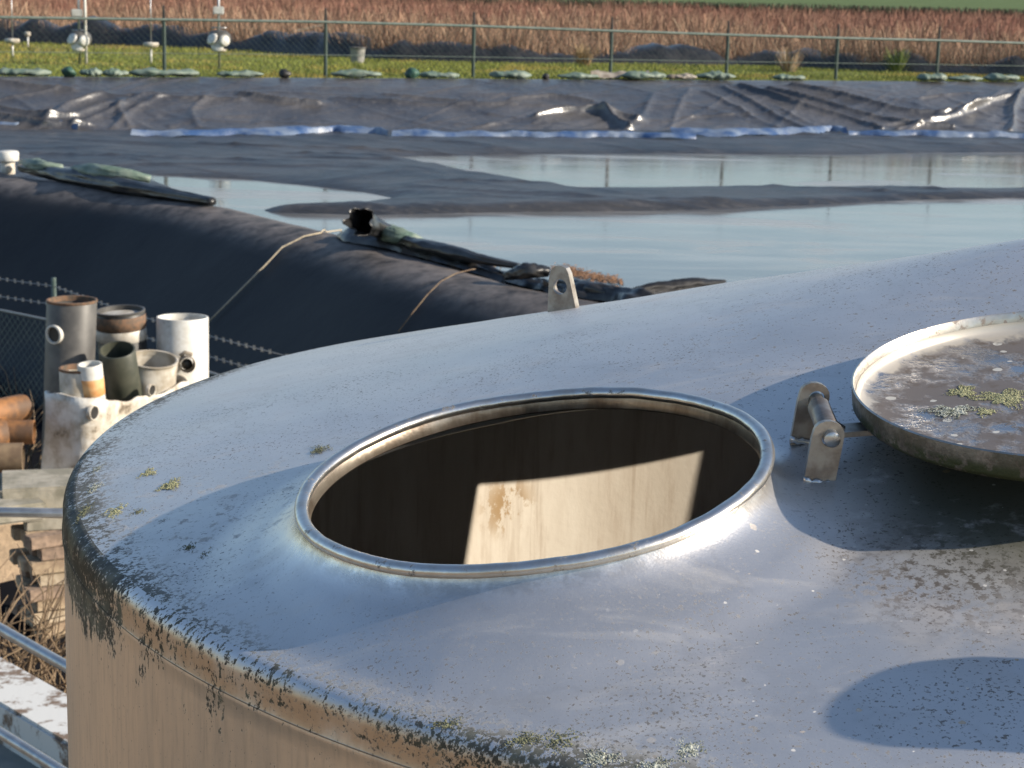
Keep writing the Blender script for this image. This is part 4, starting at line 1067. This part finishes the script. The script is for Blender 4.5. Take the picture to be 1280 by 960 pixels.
# ================================================================== socks, bags and ropes on the near crest
CREST_SPARSE = [tuple(p) for p in crest[::5]] + [tuple(crest[-1])]
def bank_z(x, y):
    d, side, s = seg_dist(np.array([x]), np.array([y]), CREST_SPARSE); off = float((d * side)[0])
    pr = np.array([(-5.2, -3.71), (-3.1, -3.70), (-2.3, -3.69), (-1.95, -3.64), (-1.7, -3.48), (-1.3, -3.12), (-.9, -2.75), (-.62, -2.49), (-.42, -2.34), (-.25, -2.265), (-.1, -2.235), (.05, -2.232), (.22, -2.265), (.40, -2.35), (.55, -2.47), (1.0, -2.74)])
    return float(np.interp(off, pr[:, 0], pr[:, 1]))
def sock(pts, rads, name, m_, seed, flat=.72, seg=26, n=90, amp=.24, z=CREST_Z):
    pts = [(px, py + 2, dz - (.04 if px > 300 else .0)) for px, py, dz in pts]
    P = smooth_path([on_z(px, py, z + dz).tolist() for px, py, dz in pts], n, 2)
    R = np.interp(np.linspace(0, 1, n), np.linspace(0, 1, len(rads)), rads)
    V, F = tube(P, R, seg)
    V = [Vector(v) for v in V]
    for i in range(n):
        c = Vector(P[i]); q = i / n
        for k in range(seg):
            a = 2 * PI * k / seg; d = V[i * seg + k] - c
            lng = abs(fbm((math.cos(a) * 2.1, math.sin(a) * 2.1 + seed, q * 3.2 + seed), 1.25, 3))   # long folds
            crs = abs(fbm((math.cos(a) * .8, q * 16 + seed, math.sin(a) * .8), 1.0, 2))               # short cross wrinkles
            v2 = c + d * (1 + amp * (.75 - 2.1 * lng) - .07 * crs)
            v2.z = c.z + (v2.z - c.z) * flat; V[i * seg + k] = v2
    return V, F
def drape(pts, wid, seed, hgt=.10, n=110, m_=26):
    """a loose strip of plastic bunched into lengthwise folds and lying on the crest"""
    P = smooth_path([on_z(px, py, CREST_Z).tolist() for px, py in pts], n, 3); V = []
    for i in range(n):
        t = P[min(i + 1, n - 1)] - P[max(i - 1, 0)]; t /= np.linalg.norm(t); nr = np.array([-t[1], t[0]]); q = i / (n - 1); end = min(1, 8 * q, 8 * (1 - q)) ** .6
        for j in range(m_):
            w_ = j / (m_ - 1) * 2 - 1
            off = w_ * wid * (.75 + .5 * fbm((q * 5, seed, w_ > 0), 1, 2)) * (.35 + .65 * end) + .06 * math.sin(q * 5 + seed)
            x, y = P[i][0] + nr[0] * off, P[i][1] + nr[1] * off
            f = (1 - abs(fbm((w_ * 2.2 + seed, q * 1.6, seed), 1.0, 2)) * 2.0)
            h = hgt * (1 - w_ * w_) ** .7 * (.45 + .75 * max(0, f)) * end + .012 * fbm((x, y, seed), 9, 2) + .012
            V.append((x, y, bank_z(x, y) + max(h, .008)))
    return V, grid_faces(n, m_)
def loc(vf, B): return [Vector(v) - B for v in vf[0]], vf[1]
s1 = thing('gravel_sock', 'long black gravel tube with green bags on the left part of the near crest', 'gravel tube', on_z(110, 222, CREST_Z))
B1 = Vector(s1.location)
mesh_obj('black_tube', *loc(sock([(28, 208, .05), (90, 219, .06), (160, 232, .05), (230, 244, .05), (266, 250, .05)], [.06, .10, .11, .08, .05], 's', None, 3), B1), M['sock'], s1)
mesh_obj('green_bag', *loc(sock([(28, 202, .08), (55, 206, .12), (78, 208, .10)], [.05, .10, .05], 's', None, 5, n=24), B1), M['greenbag'], s1)
mesh_obj('green_bag', *loc(sock([(92, 210, .12), (130, 213, .16), (165, 217, .14), (188, 222, .10)], [.05, .10, .09, .05], 's', None, 7, n=30), B1), M['greenbag'], s1)
s2 = thing('gravel_sock', 'crumpled black gravel tube with open end and green bag, middle of the near crest', 'gravel tube', on_z(470, 290, CREST_Z))
B2 = Vector(s2.location)
P0 = [on_z(px, py, CREST_Z + dz) for px, py, dz in ((498, 296, .07), (482, 290, .12), (464, 282, .19), (450, 276, .27))]
pth = smooth_path([p.tolist() for p in P0], 22, 1); seg_ = 26
V, F = tube(pth, [.07 + .055 * (i / 21) ** 1.3 for i in range(22)], seg_, False)
V = [Vector(v) for v in V]
for i in range(22):
    c = Vector(pth[i])
    for k in range(seg_):
        v = V[i * seg_ + k]; v2 = c + (v - c) * (1 + .30 * fbm((math.cos(k * .24166) * 1.4, math.sin(k * .24166) * 1.4, i * .07), 1.3, 3) - .2 * abs(math.sin(k * .6 + i * .1)))
        if i > 18: v2 += (Vector(pth[-1]) - Vector(pth[-2])) * .9 * math.sin(k * 1.1) * (i - 18)
        V[i * seg_ + k] = v2
mesh_obj('fold', *loc(sock([(470, 291, .10), (530, 305, .12), (600, 322, .10), (650, 331, .06)], [.04, .07, .07, .03], 's', None, 19, n=60), B2), M['sock'], s2)
o = mesh_obj('crumpled_end', *loc((V, F), B2), M['sock'], s2)
sm = o.modifiers.new('thickness', 'SOLIDIFY'); sm.thickness = .008
mesh_obj('green_bag', *loc(sock([(468, 284, .14), (492, 291, .16), (515, 297, .13), (530, 303, .08)], [.06, .09, .09, .04], 's', None, 13, n=26), B2), M['greenbag'], s2)
mesh_obj('folded_sheet', *loc(drape([(428, 294), (470, 302), (530, 312), (600, 327), (650, 338), (684, 348)], .26, 3, .13), B2), M['sock'], s2)
s3 = thing('gravel_sock', 'black gravel tube running behind the lifting lug along the near crest', 'gravel tube', on_z(730, 362, CREST_Z)); B3 = Vector(s3.location)
mesh_obj('folded_sheet', *loc(drape([(632, 342), (690, 352), (750, 364), (800, 374), (840, 384)], .26, 8, .13), B3), M['sock'], s3)
mesh_obj('fold', *loc(sock([(690, 352, .04), (740, 360, .07), (790, 368, .05), (815, 372, .02)], [.04, .08, .07, .03], 's', None, 24, n=50), B3), M['sock'], s3)
mesh_obj('fold', *loc(sock([(632, 343, .08), (660, 336, .14), (685, 337, .13)], [.04, .08, .05], 's', None, 23, n=24), B3), M['sock'], s3)
s4 = mesh_obj('plastic_fold', *sock([(780, 364, -.1), (830, 358, -.1), (870, 354, -.1), (905, 351, -.12)], [.03, .08, .08, .03], 's', None, 27, z=-2.45), M['crest']); tag(s4, 'black plastic fold at the water edge just above the tank roof', 'plastic fold')

def bank_hit(px, py):
    d = ray(px, py)
    for t in np.linspace(9, 26, 1200):
        P = d * t
        if P[2] <= bank_z(P[0], P[1]) + .02: return P
    return on_z(px, py, -3)
def rope(pts, label, r=.0075, m_='rope'):
    P = resample([bank_hit(*p) for p in pts], 24); P[:, 2] = [max(p[2], bank_z(p[0], p[1])) + .02 for p in P]
    o = mesh_obj('rope', *tube(P, r, 6), M[m_]); tag(o, label, 'rope')
rope([(432, 289), (400, 294), (362, 302), (330, 336), (290, 376), (258, 408)], 'pale rope hanging down the bank beside the white pipe')
rope([(634, 334), (590, 340), (558, 348), (528, 378), (498, 418)], 'thin rope down the dark bank left of the lifting lug', .0045, 'twig')

# white vent pipe on the left crest
p = on_z(10, 207, CREST_Z + .04)
vp = thing('vent_pipe', 'short white vent pipe with a wide cap at the left end of the near crest', 'vent pipe', (p[0], p[1], CREST_Z - .05))
mesh_obj('pipe', *lathe([(.075, 0), (.075, .16), (.068, .16), (.068, .02)], 28), M['offwhite'], vp)
mesh_obj('cap', *lathe([(.07, .14), (.115, .145), (.12, .16), (.12, .235), (.105, .25), (.001, .255)], 32), M['white'], vp, sharp=50)

# ================================================================== near fence with barbed wire
nf = thing('barbed_fence', 'old chain link fence topped with barbed wire at the foot of the near bank', 'fence', (-3.74, 15.6, GROUND)); NB0 = Vector((-3.74, 15.6, GROUND))
NP = [(-5.9, 17.35), (-3.74, 15.6), (-1.6, 13.0), (.4, 10.9)]
for (x, y) in NP[:2]:
    o = mesh_obj('post', *tube([Vector((x, y, GROUND - .05)) - NB0, Vector((x, y, -2.50)) - NB0], .020, 10), M['wire'], nf)
for zz in (-2.57, -2.72):
    V, F = [], []
    for (a, b_) in zip(NP[:-1], NP[1:]):
        A = Vector((*a, zz)); B_ = Vector((*b_, zz)); Ln = (B_ - A).length; k = int(Ln / .1)
        v, f = tube([A.lerp(B_, i / 16) - NB0 + Vector((0, 0, -.03 * math.sin(PI * i / 16))) for i in range(17)], .004, 5); V, F = join((V, F), (v, f))
        for i in range(1, k):
            q = A.lerp(B_, i / k) - NB0 + Vector((0, 0, -.03 * math.sin(PI * i / k))); 
            for sgn in (1, -1):
                v, f = prism_wire(q + Vector((-.008, .004, -.016 * sgn)), q + Vector((.008, -.004, .016 * sgn)), .0035); V, F = join((V, F), (v, f))
    mesh_obj('barbed_wire', V, F, M['barb'], nf, smooth=False)
V, F = tube([Vector((*a, -2.86)) - NB0 for a in NP], .012, 6); mesh_obj('top_wire', V, F, M['barb'], nf)
V, F = [], []
for a, b_ in zip(NP[:-1], NP[1:]):
    v, f = chain_mesh((a[0] - NB0.x, a[1] - NB0.y), (b_[0] - NB0.x, b_[1] - NB0.y), .02, -2.86 - GROUND, .075, .0022)
    V, F = V + v, F + [tuple(i + len(V) for i in q) for q in f]
mesh_obj('wire_mesh', V, F, M['wire'], nf, smooth=False)

# ================================================================== tub with pipes
TN = on_y(112, 498, 11.8); TZ = TN[2]
e1 = np.array([.447, .894]); e2 = np.array([-.894, .447]); TL, TW = 1.12, .43
TUBZ = -3.55
tub = thing('plastic_tub', 'big dirty white cut open plastic tub holding old pipe pieces left of the tank', 'tub', (TN[0], TN[1], TUBZ))
def build_tub():
    H = TZ - TUBZ; rows = 16; V = []; ring = []
    # rounded rectangle ring in local axes
    rc = .13; pts = []
    for cx, cy, a0 in ((TL - rc, rc, -PI / 2), (TL - rc, TW - rc, 0), (rc, TW - rc, PI / 2), (rc, rc, PI)):
        for k in range(7): a = a0 + PI / 2 * k / 6; pts.append((cx + rc * math.cos(a), cy + rc * math.sin(a)))
    pts = resample(pts + [pts[0]], 97)[:-1]; m_ = len(pts)
    for lay in (0, 1):
        for r in range(rows):
            q = r / (rows - 1); q = q if lay == 0 else 1 - q
            fl = 1 + .16 * (1 - q) ** 2
            for u, v in pts:
                cu, cv = u - TL / 2, v - TW / 2
                s_ = fl * (1 - .018 * lay / TW * .4)
                bulge = .03 * math.sin(q * 7) * .3
                x = cu * (s_ + bulge * .4) ; y = cv * (s_ + bulge)
                if lay: x *= (1 - .012 / TL * 2); y *= (1 - .012 / TW * 2)
                wx, wy = e1 * (x + TL / 2) + e2 * (y + TW / 2)
                cutz = 0
                if q > .8: cutz = (q - .8) / .2 * (-.05 * math.exp(-((u - .25) / .16) ** 2) + .018 * math.sin(u * 8) + .02 * fbm((wx, wy, 0), 5, 2) - .075 * (u / TL) - .035 * math.sin(PI * u / TL))
                n_ = .022 * fbm((wx * 1, wy * 1, q * H), 3.5, 3)
                V.append((wx + n_, wy - n_, q * H + cutz))
    F = []
    for r in range(2 * rows - 1):
        for k in range(m_): F.append((r * m_ + k, r * m_ + (k + 1) % m_, (r + 1) * m_ + (k + 1) % m_, (r + 1) * m_ + k))
    F.append([(2 * rows - 1) * m_ + k for k in range(m_)])
    mesh_obj('tub_body', V, F, M['tub'], tub)
    # the dark round opening in the front wall, an outlet socket with a black inside
    n_ = Vector((e1[1], -e1[0], 0)).normalized()
    c = on_y(114, 517, 11.83) - np.array([TN[0], TN[1], TUBZ]); c = Vector(c); c = Vector((*(e1 * .05), c.z)) 
    for uu, zz, rr in ((.03, on_y(114, 517, 11.8)[2] - TUBZ, .042), (.62, on_y(196, 490, 12.3)[2] - TUBZ, .035)):
        bulg = .05 * (TW) * (1 - zz / H) ** 2
        c = Vector((*(e1 * uu), zz)) + n_ * (.004 + .16 * (1 - zz / H) ** 2 * TW / 2)
        u3 = Vector((*e1, 0)); z3 = Vector((0, 0, 1))
        Rm = Matrix((( u3.x, z3.x, n_.x, c.x), (u3.y, z3.y, n_.y, c.y), (u3.z, z3.z, n_.z, c.z), (0, 0, 0, 1)))
        o = mesh_obj('outlet', *xf(lathe([(rr * 1.12, -.02), (rr * 1.12, .008), (rr, .010), (rr * .95, .004)], 24), Rm), M['tub'], tub)
        mesh_obj('outlet_dark', *xf(lathe([(rr * .97, .005), (.001, .004)], 24), Rm), M['black'], o)
build_tub()

def pipe_thing(name, label, cat, px, py, D, r, zb, prof_m, rim_m=None, lean=(0, 0), wall=.012, extra=None):
    top = on_y(px, py, D); t = thing(name, label, cat, (top[0], top[1], zb)); h = top[2] - zb
    V, F = lathe([(r, 0), (r, h * .5), (r, h - .004), (r - .003, h), (r - wall, h), (r - wall, h - .02), (r - wall, h * .3), (.001, h * .3)], 40)
    V = [(v[0] - lean[0] * (1 - v[2] / h), v[1] - lean[1] * (1 - v[2] / h), v[2]) for v in V]
    mesh_obj('pipe_wall' if 'pipe' in name else 'body', V, F, prof_m, t, sharp=50)
    if rim_m: mesh_obj('rim', *lathe([(r + .001, h - .012), (r + .003, h - .010), (r + .003, h + .003), (r - wall * .5, h + .006), (r - wall - .002, h + .002), (r - wall - .002, h - .03)], 40), rim_m, t, sharp=50)
    return t, top, h
def tilt(t, top, h, ax, ay):
    t.rotation_euler = (ax, ay, 0); d = t.rotation_euler.to_matrix() @ Vector((0, 0, h)); t.location = Vector(top) - d
t, top, h = pipe_thing('grey_pipe', 'wide upright grey pipe with a rusty rim and a round side hole', 'pipe', 90, 375, 12.6, .163, GROUND, M['greypvc'], M['rust'], (.09, 0))
hc = on_y(73, 413, 12.6); q = Vector(hc) - Vector((top[0], top[1], GROUND)); dd = Vector((-.45, -.89, 0)).normalized()
cc = dd * .158; cc.z = q.z; cc.x -= .012
u3 = Vector((-dd.y, dd.x, 0)); Rm = Matrix(((u3.x, 0, dd.x, cc.x), (u3.y, 0, dd.y, cc.y), (0, 1, 0, cc.z), (0, 0, 0, 1)))
ho = mesh_obj('side_hole', *xf(lathe([(.064, -.03), (.064, .020), (.060, .023), (.052, .023), (.050, .018), (.050, -.01)], 32), Rm), M['white'], t, sharp=40)
mesh_obj('hole_dark', *xf(lathe([(.051, .006), (.001, .006)], 28), Rm), M['black'], ho)
t, top, h = pipe_thing('capped_drum', 'dark drum with a pale recessed top and rusty band behind the grey pipe', 'drum', 150, 388, 13.0, .166, GROUND, M['black'], M['greypvc'])
mesh_obj('pale_top', *lathe([(.152, h - .03), (.10, h - .022), (.001, h - .02)], 36), M['offwhite'], t)
mesh_obj('rusty_band', *lathe([(.166, h - .12), (.1695, h - .118), (.1695, h - .03), (.166, h - .028)], 40), M['rust'], t)
mesh_obj('pale_band', *lathe([(.166, h - .20), (.1685, h - .198), (.1685, h - .125), (.166, h - .123)], 40), M['offwhite'], t)
tilt(t, top, h, .05, -.04)
t, top, h = vlt, vtop, vh = pipe_thing('white_pipe', 'tall clean white pipe standing upright at the right of the tub', 'pipe', 228, 396, 13.05, .176, GROUND, M['white'])
# old valve on the front of the white pipe
vl = thing('old_valve', 'old round brownish valve fitting stuck to the white pipe just above the tub rim', 'valve', on_y(232, 453, 12.84)); 
V, F = tube([(0, 0, 0), (.02, -.06, 0), (.03, -.10, 0)], [.05, .058, .052], 18, False)
mesh_obj('flange', V, F, M['wood'], vl); mesh_obj('bore', *tube([(.018, -.055, 0), (.02, -.06, 0)], [.038, .038], 18), M['black'], vl)
mesh_obj('handle', *tube([(-.03, -.04, .05), (0, -.03, .075), (.05, -.03, .06)], .014, 8), M['wood'], vl)
tilt(vlt, vtop, vh, -.03, .0)
t, top, h = pipe_thing('cream_bucket', 'cream open bucket tilted in the right part of the tub', 'bucket', 191, 449, 12.6, .166, -3.0, M['offwhite'], M['offwhite'], (.02, 0))
tilt(t, top, h, .16, .10)
t, top, h = pipe_thing('olive_bowl', 'dark olive open pot between the grey pipe and the cream bucket', 'pot', 146, 437, 12.35, .118, -2.95, M['olive'], None, (-.02, 0))
tilt(t, top, h, .34, -.02)
t, top, h = pipe_thing('cream_pot', 'cream pot at the left end of the tub with a small cup inside', 'pot', 100, 460, 12.05, .13, -3.1, M['offwhite'], M['rust'])
t, top, h = pipe_thing('small_cup', 'small pale cup with a faded orange band standing in the cream pot', 'cup', 112, 455, 11.98, .078, -2.75, M['white'])
mesh_obj('orange_band', *lathe([(.0785, h - .20), (.080, h - .198), (.080, h - .09), (.0785, h - .088)], 32), M['orangelabel'], t)
tilt(t, top, h, .10, -.05)
# pallet under the tub
pal = thing('pallet', 'weathered wooden pallet under the plastic tub', 'pallet', (TN[0], TN[1], GROUND))
for k in range(5):
    c = e1 * (TL * (k + .5) / 5) + e2 * TW / 2; mesh_obj('board', *box((c[0], c[1], .138), (.16, TW * 1.35, .02), math.atan2(e1[1], e1[0]), .003), M['wood'], pal, sharp=40)
for k in (0, 1, 2):
    c = e1 * TL / 2 + e2 * TW * (.1 + .4 * k); mesh_obj('bearer', *box((c[0], c[1], .063), (TL * 1.1, .08, .126), math.atan2(e1[1], e1[0]), .003), M['wood'], pal, sharp=40)

# rusty pipes lying left
for k, (px, py, D, r, ln, a, lb) in enumerate([(14, 512, 11.9, .085, .45, .95, 'orange rusty pipe lying uppermost beside the tub'), (22, 540, 11.7, .075, .6, .2, 'orange brown pipe lying below the uppermost one beside the tub'), (-12, 545, 11.6, .09, .5, 1.3, 'thick rusty pipe lying at the left edge beside the tub'), (8, 572, 11.5, .09, .6, .45, 'dark rusty pipe at the bottom of the pile beside the tub')]):
    p = on_y(px, py, D); t = thing('rusty_pipe', lb, 'pipe', p, a, 'rusty pipes beside the tub')
    m_ = M['orange'] if k < 3 else M['twig']
    V, F = lathe([(r, -ln), (r, .10), (r - .012, .102), (r - .014, -.3)], 24)
    mesh_obj('pipe_wall', *xf((V, F), Matrix.Rotation(PI / 2, 4, 'Y') @ Matrix.Rotation(0.1 * k, 4, 'X')), m_, t, sharp=50)
    mesh_obj('pipe_mouth', *xf(lathe([(r - .0135, -.05), (.001, -.05)], 24), Matrix.Rotation(PI / 2, 4, 'Y') @ Matrix.Rotation(0.1 * k, 4, 'X')), M['black'], t)
# something under the rusty pipes: a heap of soil
def heap():
    V = []; n = 26
    c = on_y(-10, 600, 11.6)
    for i in range(n):
        for j in range(n):
            x = (i / (n - 1) - .5) * 2.4; y = (j / (n - 1) - .5) * 2.0; rr = math.hypot(x / 1.1, y / .9)
            z = max(-.08, .95 * math.exp(-rr ** 2 * 2.2) * (1 + .25 * fbm((x, y, 0), 2.5, 3)) - .06); V.append((c[0] - .35 + x, c[1] + .15 + y, GROUND + z * .62))
    o = mesh_obj('soil_heap', V, grid_faces(n, n), M['ground'], attrs={'grassy': ('FLOAT', [0] * n * n)}); structure(o)
heap()

# concrete slabs and bricks
YAW = math.radians(38)
def block(px, py, D, s, label, rz=YAW, name='concrete_slab', m_='concrete', group='concrete slabs beside the tank'):
    p = on_y(px, py, D); V, F = box((0, 0, 0), s, 0, .012); V = [Vector(v) + Vector((fbm(v, 6, 2), fbm(Vector(v) + Vector((5, 0, 0)), 6, 2), fbm(Vector(v) + Vector((0, 7, 0)), 6, 2))) * .008 for v in V]
    o = mesh_obj(name, V, F, M[m_], loc=(p[0], p[1], p[2] - s[2] / 2), sharp=40); o.rotation_euler.z = rz
    tag(o, label, 'slab', group); return o
block(72, 597, 10.6, (.62, .42, .13), 'large mossy concrete slab lying on top beside the tank', .25)
block(15, 622, 10.35, (.30, .34, .10), 'small concrete block jutting out left below the large slab', .5)
block(80, 632, 10.5, (.45, .40, .09), 'yellowish concrete slab directly under the large mossy slab', .3)
# courses of bricks
top = on_y(72, 655, 10.35); bz = top[2]; nb = 0
bl = [box((0, 0, 0), (.21, .10, .068), 0, .006)]
protos = []
for k in range(3):
    o = mesh_obj('brick', *bl[0], M['brick%d' % k], sharp=40); protos.append(o)
used = [False] * 3
rnd = random.Random(3)
BL = ['tan clay paver brick in the loose stack beside the tank', 'red brown clay paver brick in the loose stack beside the tank', 'pale yellowish paver brick in the loose stack beside the tank']
cour = int((bz - GROUND) / .072)
for c in range(cour):
    z = GROUND + .036 + c * .072
    for r in range(3):
        for q in range(2):
            if c >= cour - 2 and rnd.random() < .25: continue
            k = rnd.choice([0, 0, 1, 2]); o = protos[k] if not used[k] else protos[k].copy()
            if used[k]: col.objects.link(o)
            used[k] = True
            lx, ly = ((q - .5) * .225, (r - 1) * .108) if c % 2 == 0 else ((q - .5) * .225 + .06, (r - 1) * .108)
            a = .55; ca, sa = math.cos(a), math.sin(a)
            o.location = (top[0] + lx * ca - ly * sa + rnd.uniform(-.02, .02), top[1] + lx * sa + ly * ca + rnd.uniform(-.02, .02), z); o.rotation_euler = (0, 0, a + rnd.uniform(-.14, .14))
            tag(o, BL[k], 'brick', 'bricks in the loose stack')

# railing and walkway at the lower left
rail = thing('handrail', 'galvanised tube railing of the walkway at the lower left', 'railing', (-1.7, 6.5, GROUND)); RB0 = Vector((-1.7, 6.5, GROUND))
def rt(a, b_, r=.019):
    a, b_ = Vector(a), Vector(b_); d = (b_ - a); return tube([a - d * 1.2 - RB0, a - RB0, b_ - RB0, b_ + d * .6 - RB0], r, 14)
mesh_obj('upper_rail', *rt(on_y(0, 786, 6.2), on_y(90, 837, 5.85)), M['galv'], rail)
mesh_obj('lower_rail', *rt(on_y(0, 916, 6.3), on_y(80, 966, 6.0)), M['galv'], rail)
a = Vector(on_y(0, 786, 6.2)); b_ = Vector(on_y(90, 837, 5.85)); pq = a - (b_ - a) * 1.0
mesh_obj('upright', *tube([Vector((pq.x, pq.y, GROUND)) - RB0, Vector((pq.x, pq.y, pq.z + .02)) - RB0], .02, 12), M['galv'], rail)
pq = b_ + (b_ - a) * .55
mesh_obj('upright', *tube([Vector((pq.x, pq.y, GROUND)) - RB0, Vector((pq.x, pq.y, pq.z + .02)) - RB0], .02, 12), M['galv'], rail)
gb = thing('guard_bar', 'single galvanised bar crossing in front of the concrete slabs', 'bar', (-2.0, 8.2, GROUND)); GB0 = Vector((-2.0, 8.2, GROUND))
a, b_ = Vector(on_y(0, 640, 8.3)), Vector(on_y(92, 642, 8.3)); d = b_ - a
mesh_obj('bar', *tube([a - d * 1.5 - GB0, b_ + d * 1.5 - GB0], .022, 14), M['galv'], gb)
for s_ in (-1.4, 2.4):
    q = a + d * s_; mesh_obj('upright', *tube([Vector((q.x, q.y, GROUND)) - GB0, q - GB0 - Vector((0, 0, .02))], .022, 12), M['galv'], gb)
# white kerb and deck slab
def slab_from(pxs, z, th, name, m_, label, cat):
    P = [on_z(px, py, z) for px, py in pxs]; n = len(P)
    V = [(p[0], p[1], z) for p in P] + [(p[0], p[1], z - th) for p in P]
    F = [tuple(range(n)), tuple(range(2 * n - 1, n - 1, -1))] + [(i, i + n, (i + 1) % n + n, (i + 1) % n) for i in range(n)]
    bm = bmesh.new(); vs = [bm.verts.new(v) for v in V]
    for f in F: bm.faces.new([vs[i] for i in f])
    bmesh.ops.recalc_face_normals(bm, faces=bm.faces[:]); bmesh.ops.bevel(bm, geom=bm.edges[:], offset=.012, segments=2, affect='EDGES'); bm.verts.index_update()
    V = [v.co.copy() for v in bm.verts]; F = [[v.index for v in f.verts] for f in bm.faces]; bm.free()
    o = mesh_obj(name, V, F, M[m_], sharp=40); return tag(o, label, cat)
slab_from([(-150, 735), (160, 908), (160, 975), (-150, 790)], -3.02, GROUND * -1 - 3.02, 'low_wall', 'kerb', 'white topped low concrete wall with brown dirt on it at the lower left', 'wall')
slab_from([(-150, 805), (170, 992), (170, 1150), (-150, 1150)], -3.2, GROUND * -1 - 3.2, 'walkway', 'deck', 'grey green concrete walkway at the lower left corner', 'walkway')

# dry weeds
def weed(px, py, D, h, n_, label, spread=.5, seed=1):
    p = on_y(px, py, D); rnd = random.Random(seed); V, F = [], []
    z0 = GROUND
    for k in range(n_):
        a = rnd.random() * 2 * PI; b0 = Vector((rnd.gauss(0, .12), rnd.gauss(0, .12), 0)); pts = [b0]; dirv = Vector((math.cos(a) * spread * rnd.random(), math.sin(a) * spread * rnd.random(), 1)).normalized(); ln = h * rnd.uniform(.5, 1.1)
        for s in range(1, 7):
            dirv = (dirv + Vector((rnd.gauss(0, .22), rnd.gauss(0, .22), rnd.gauss(-.08, .12)))).normalized(); pts.append(pts[-1] + dirv * ln / 6)
        v, f = tube(pts, [.006, .0055, .005, .0045, .004, .003, .002], 5); V, F = join((V, F), (v, f))
        if rnd.random() < .7:
            q = pts[3]; d2 = Vector((rnd.gauss(0, 1), rnd.gauss(0, 1), .6)).normalized(); v, f = tube([q, q + d2 * ln * .2, q + d2 * ln * .38 + Vector((0, 0, -.03))], [.004, .003, .002], 5); V, F = join((V, F), (v, f))
    o = mesh_obj('dry_weed', V, F, M['twig'], loc=(p[0], p[1], z0)); tag(o, label, 'dry weed')
weed(22, 760, 9.4, .95, 46, 'tangle of dry brown stalks left of the brick stack', .9, 3)
weed(-15, 740, 9.1, 1.0, 36, 'dry brown stalks at the left edge beside the bricks', .9, 4)
weed(70, 830, 8.9, .55, 60, 'low dry brown growth between the bricks and the white wall', 1.2, 8)
weed(14, 480, 13.2, 1.15, 26, 'pale dry weed stalks in front of the chain link netting at the left edge', .3, 5)
weed(272, 470, 12.7, .95, 18, 'thin dry stalks just right of the white pipe', .3, 6)
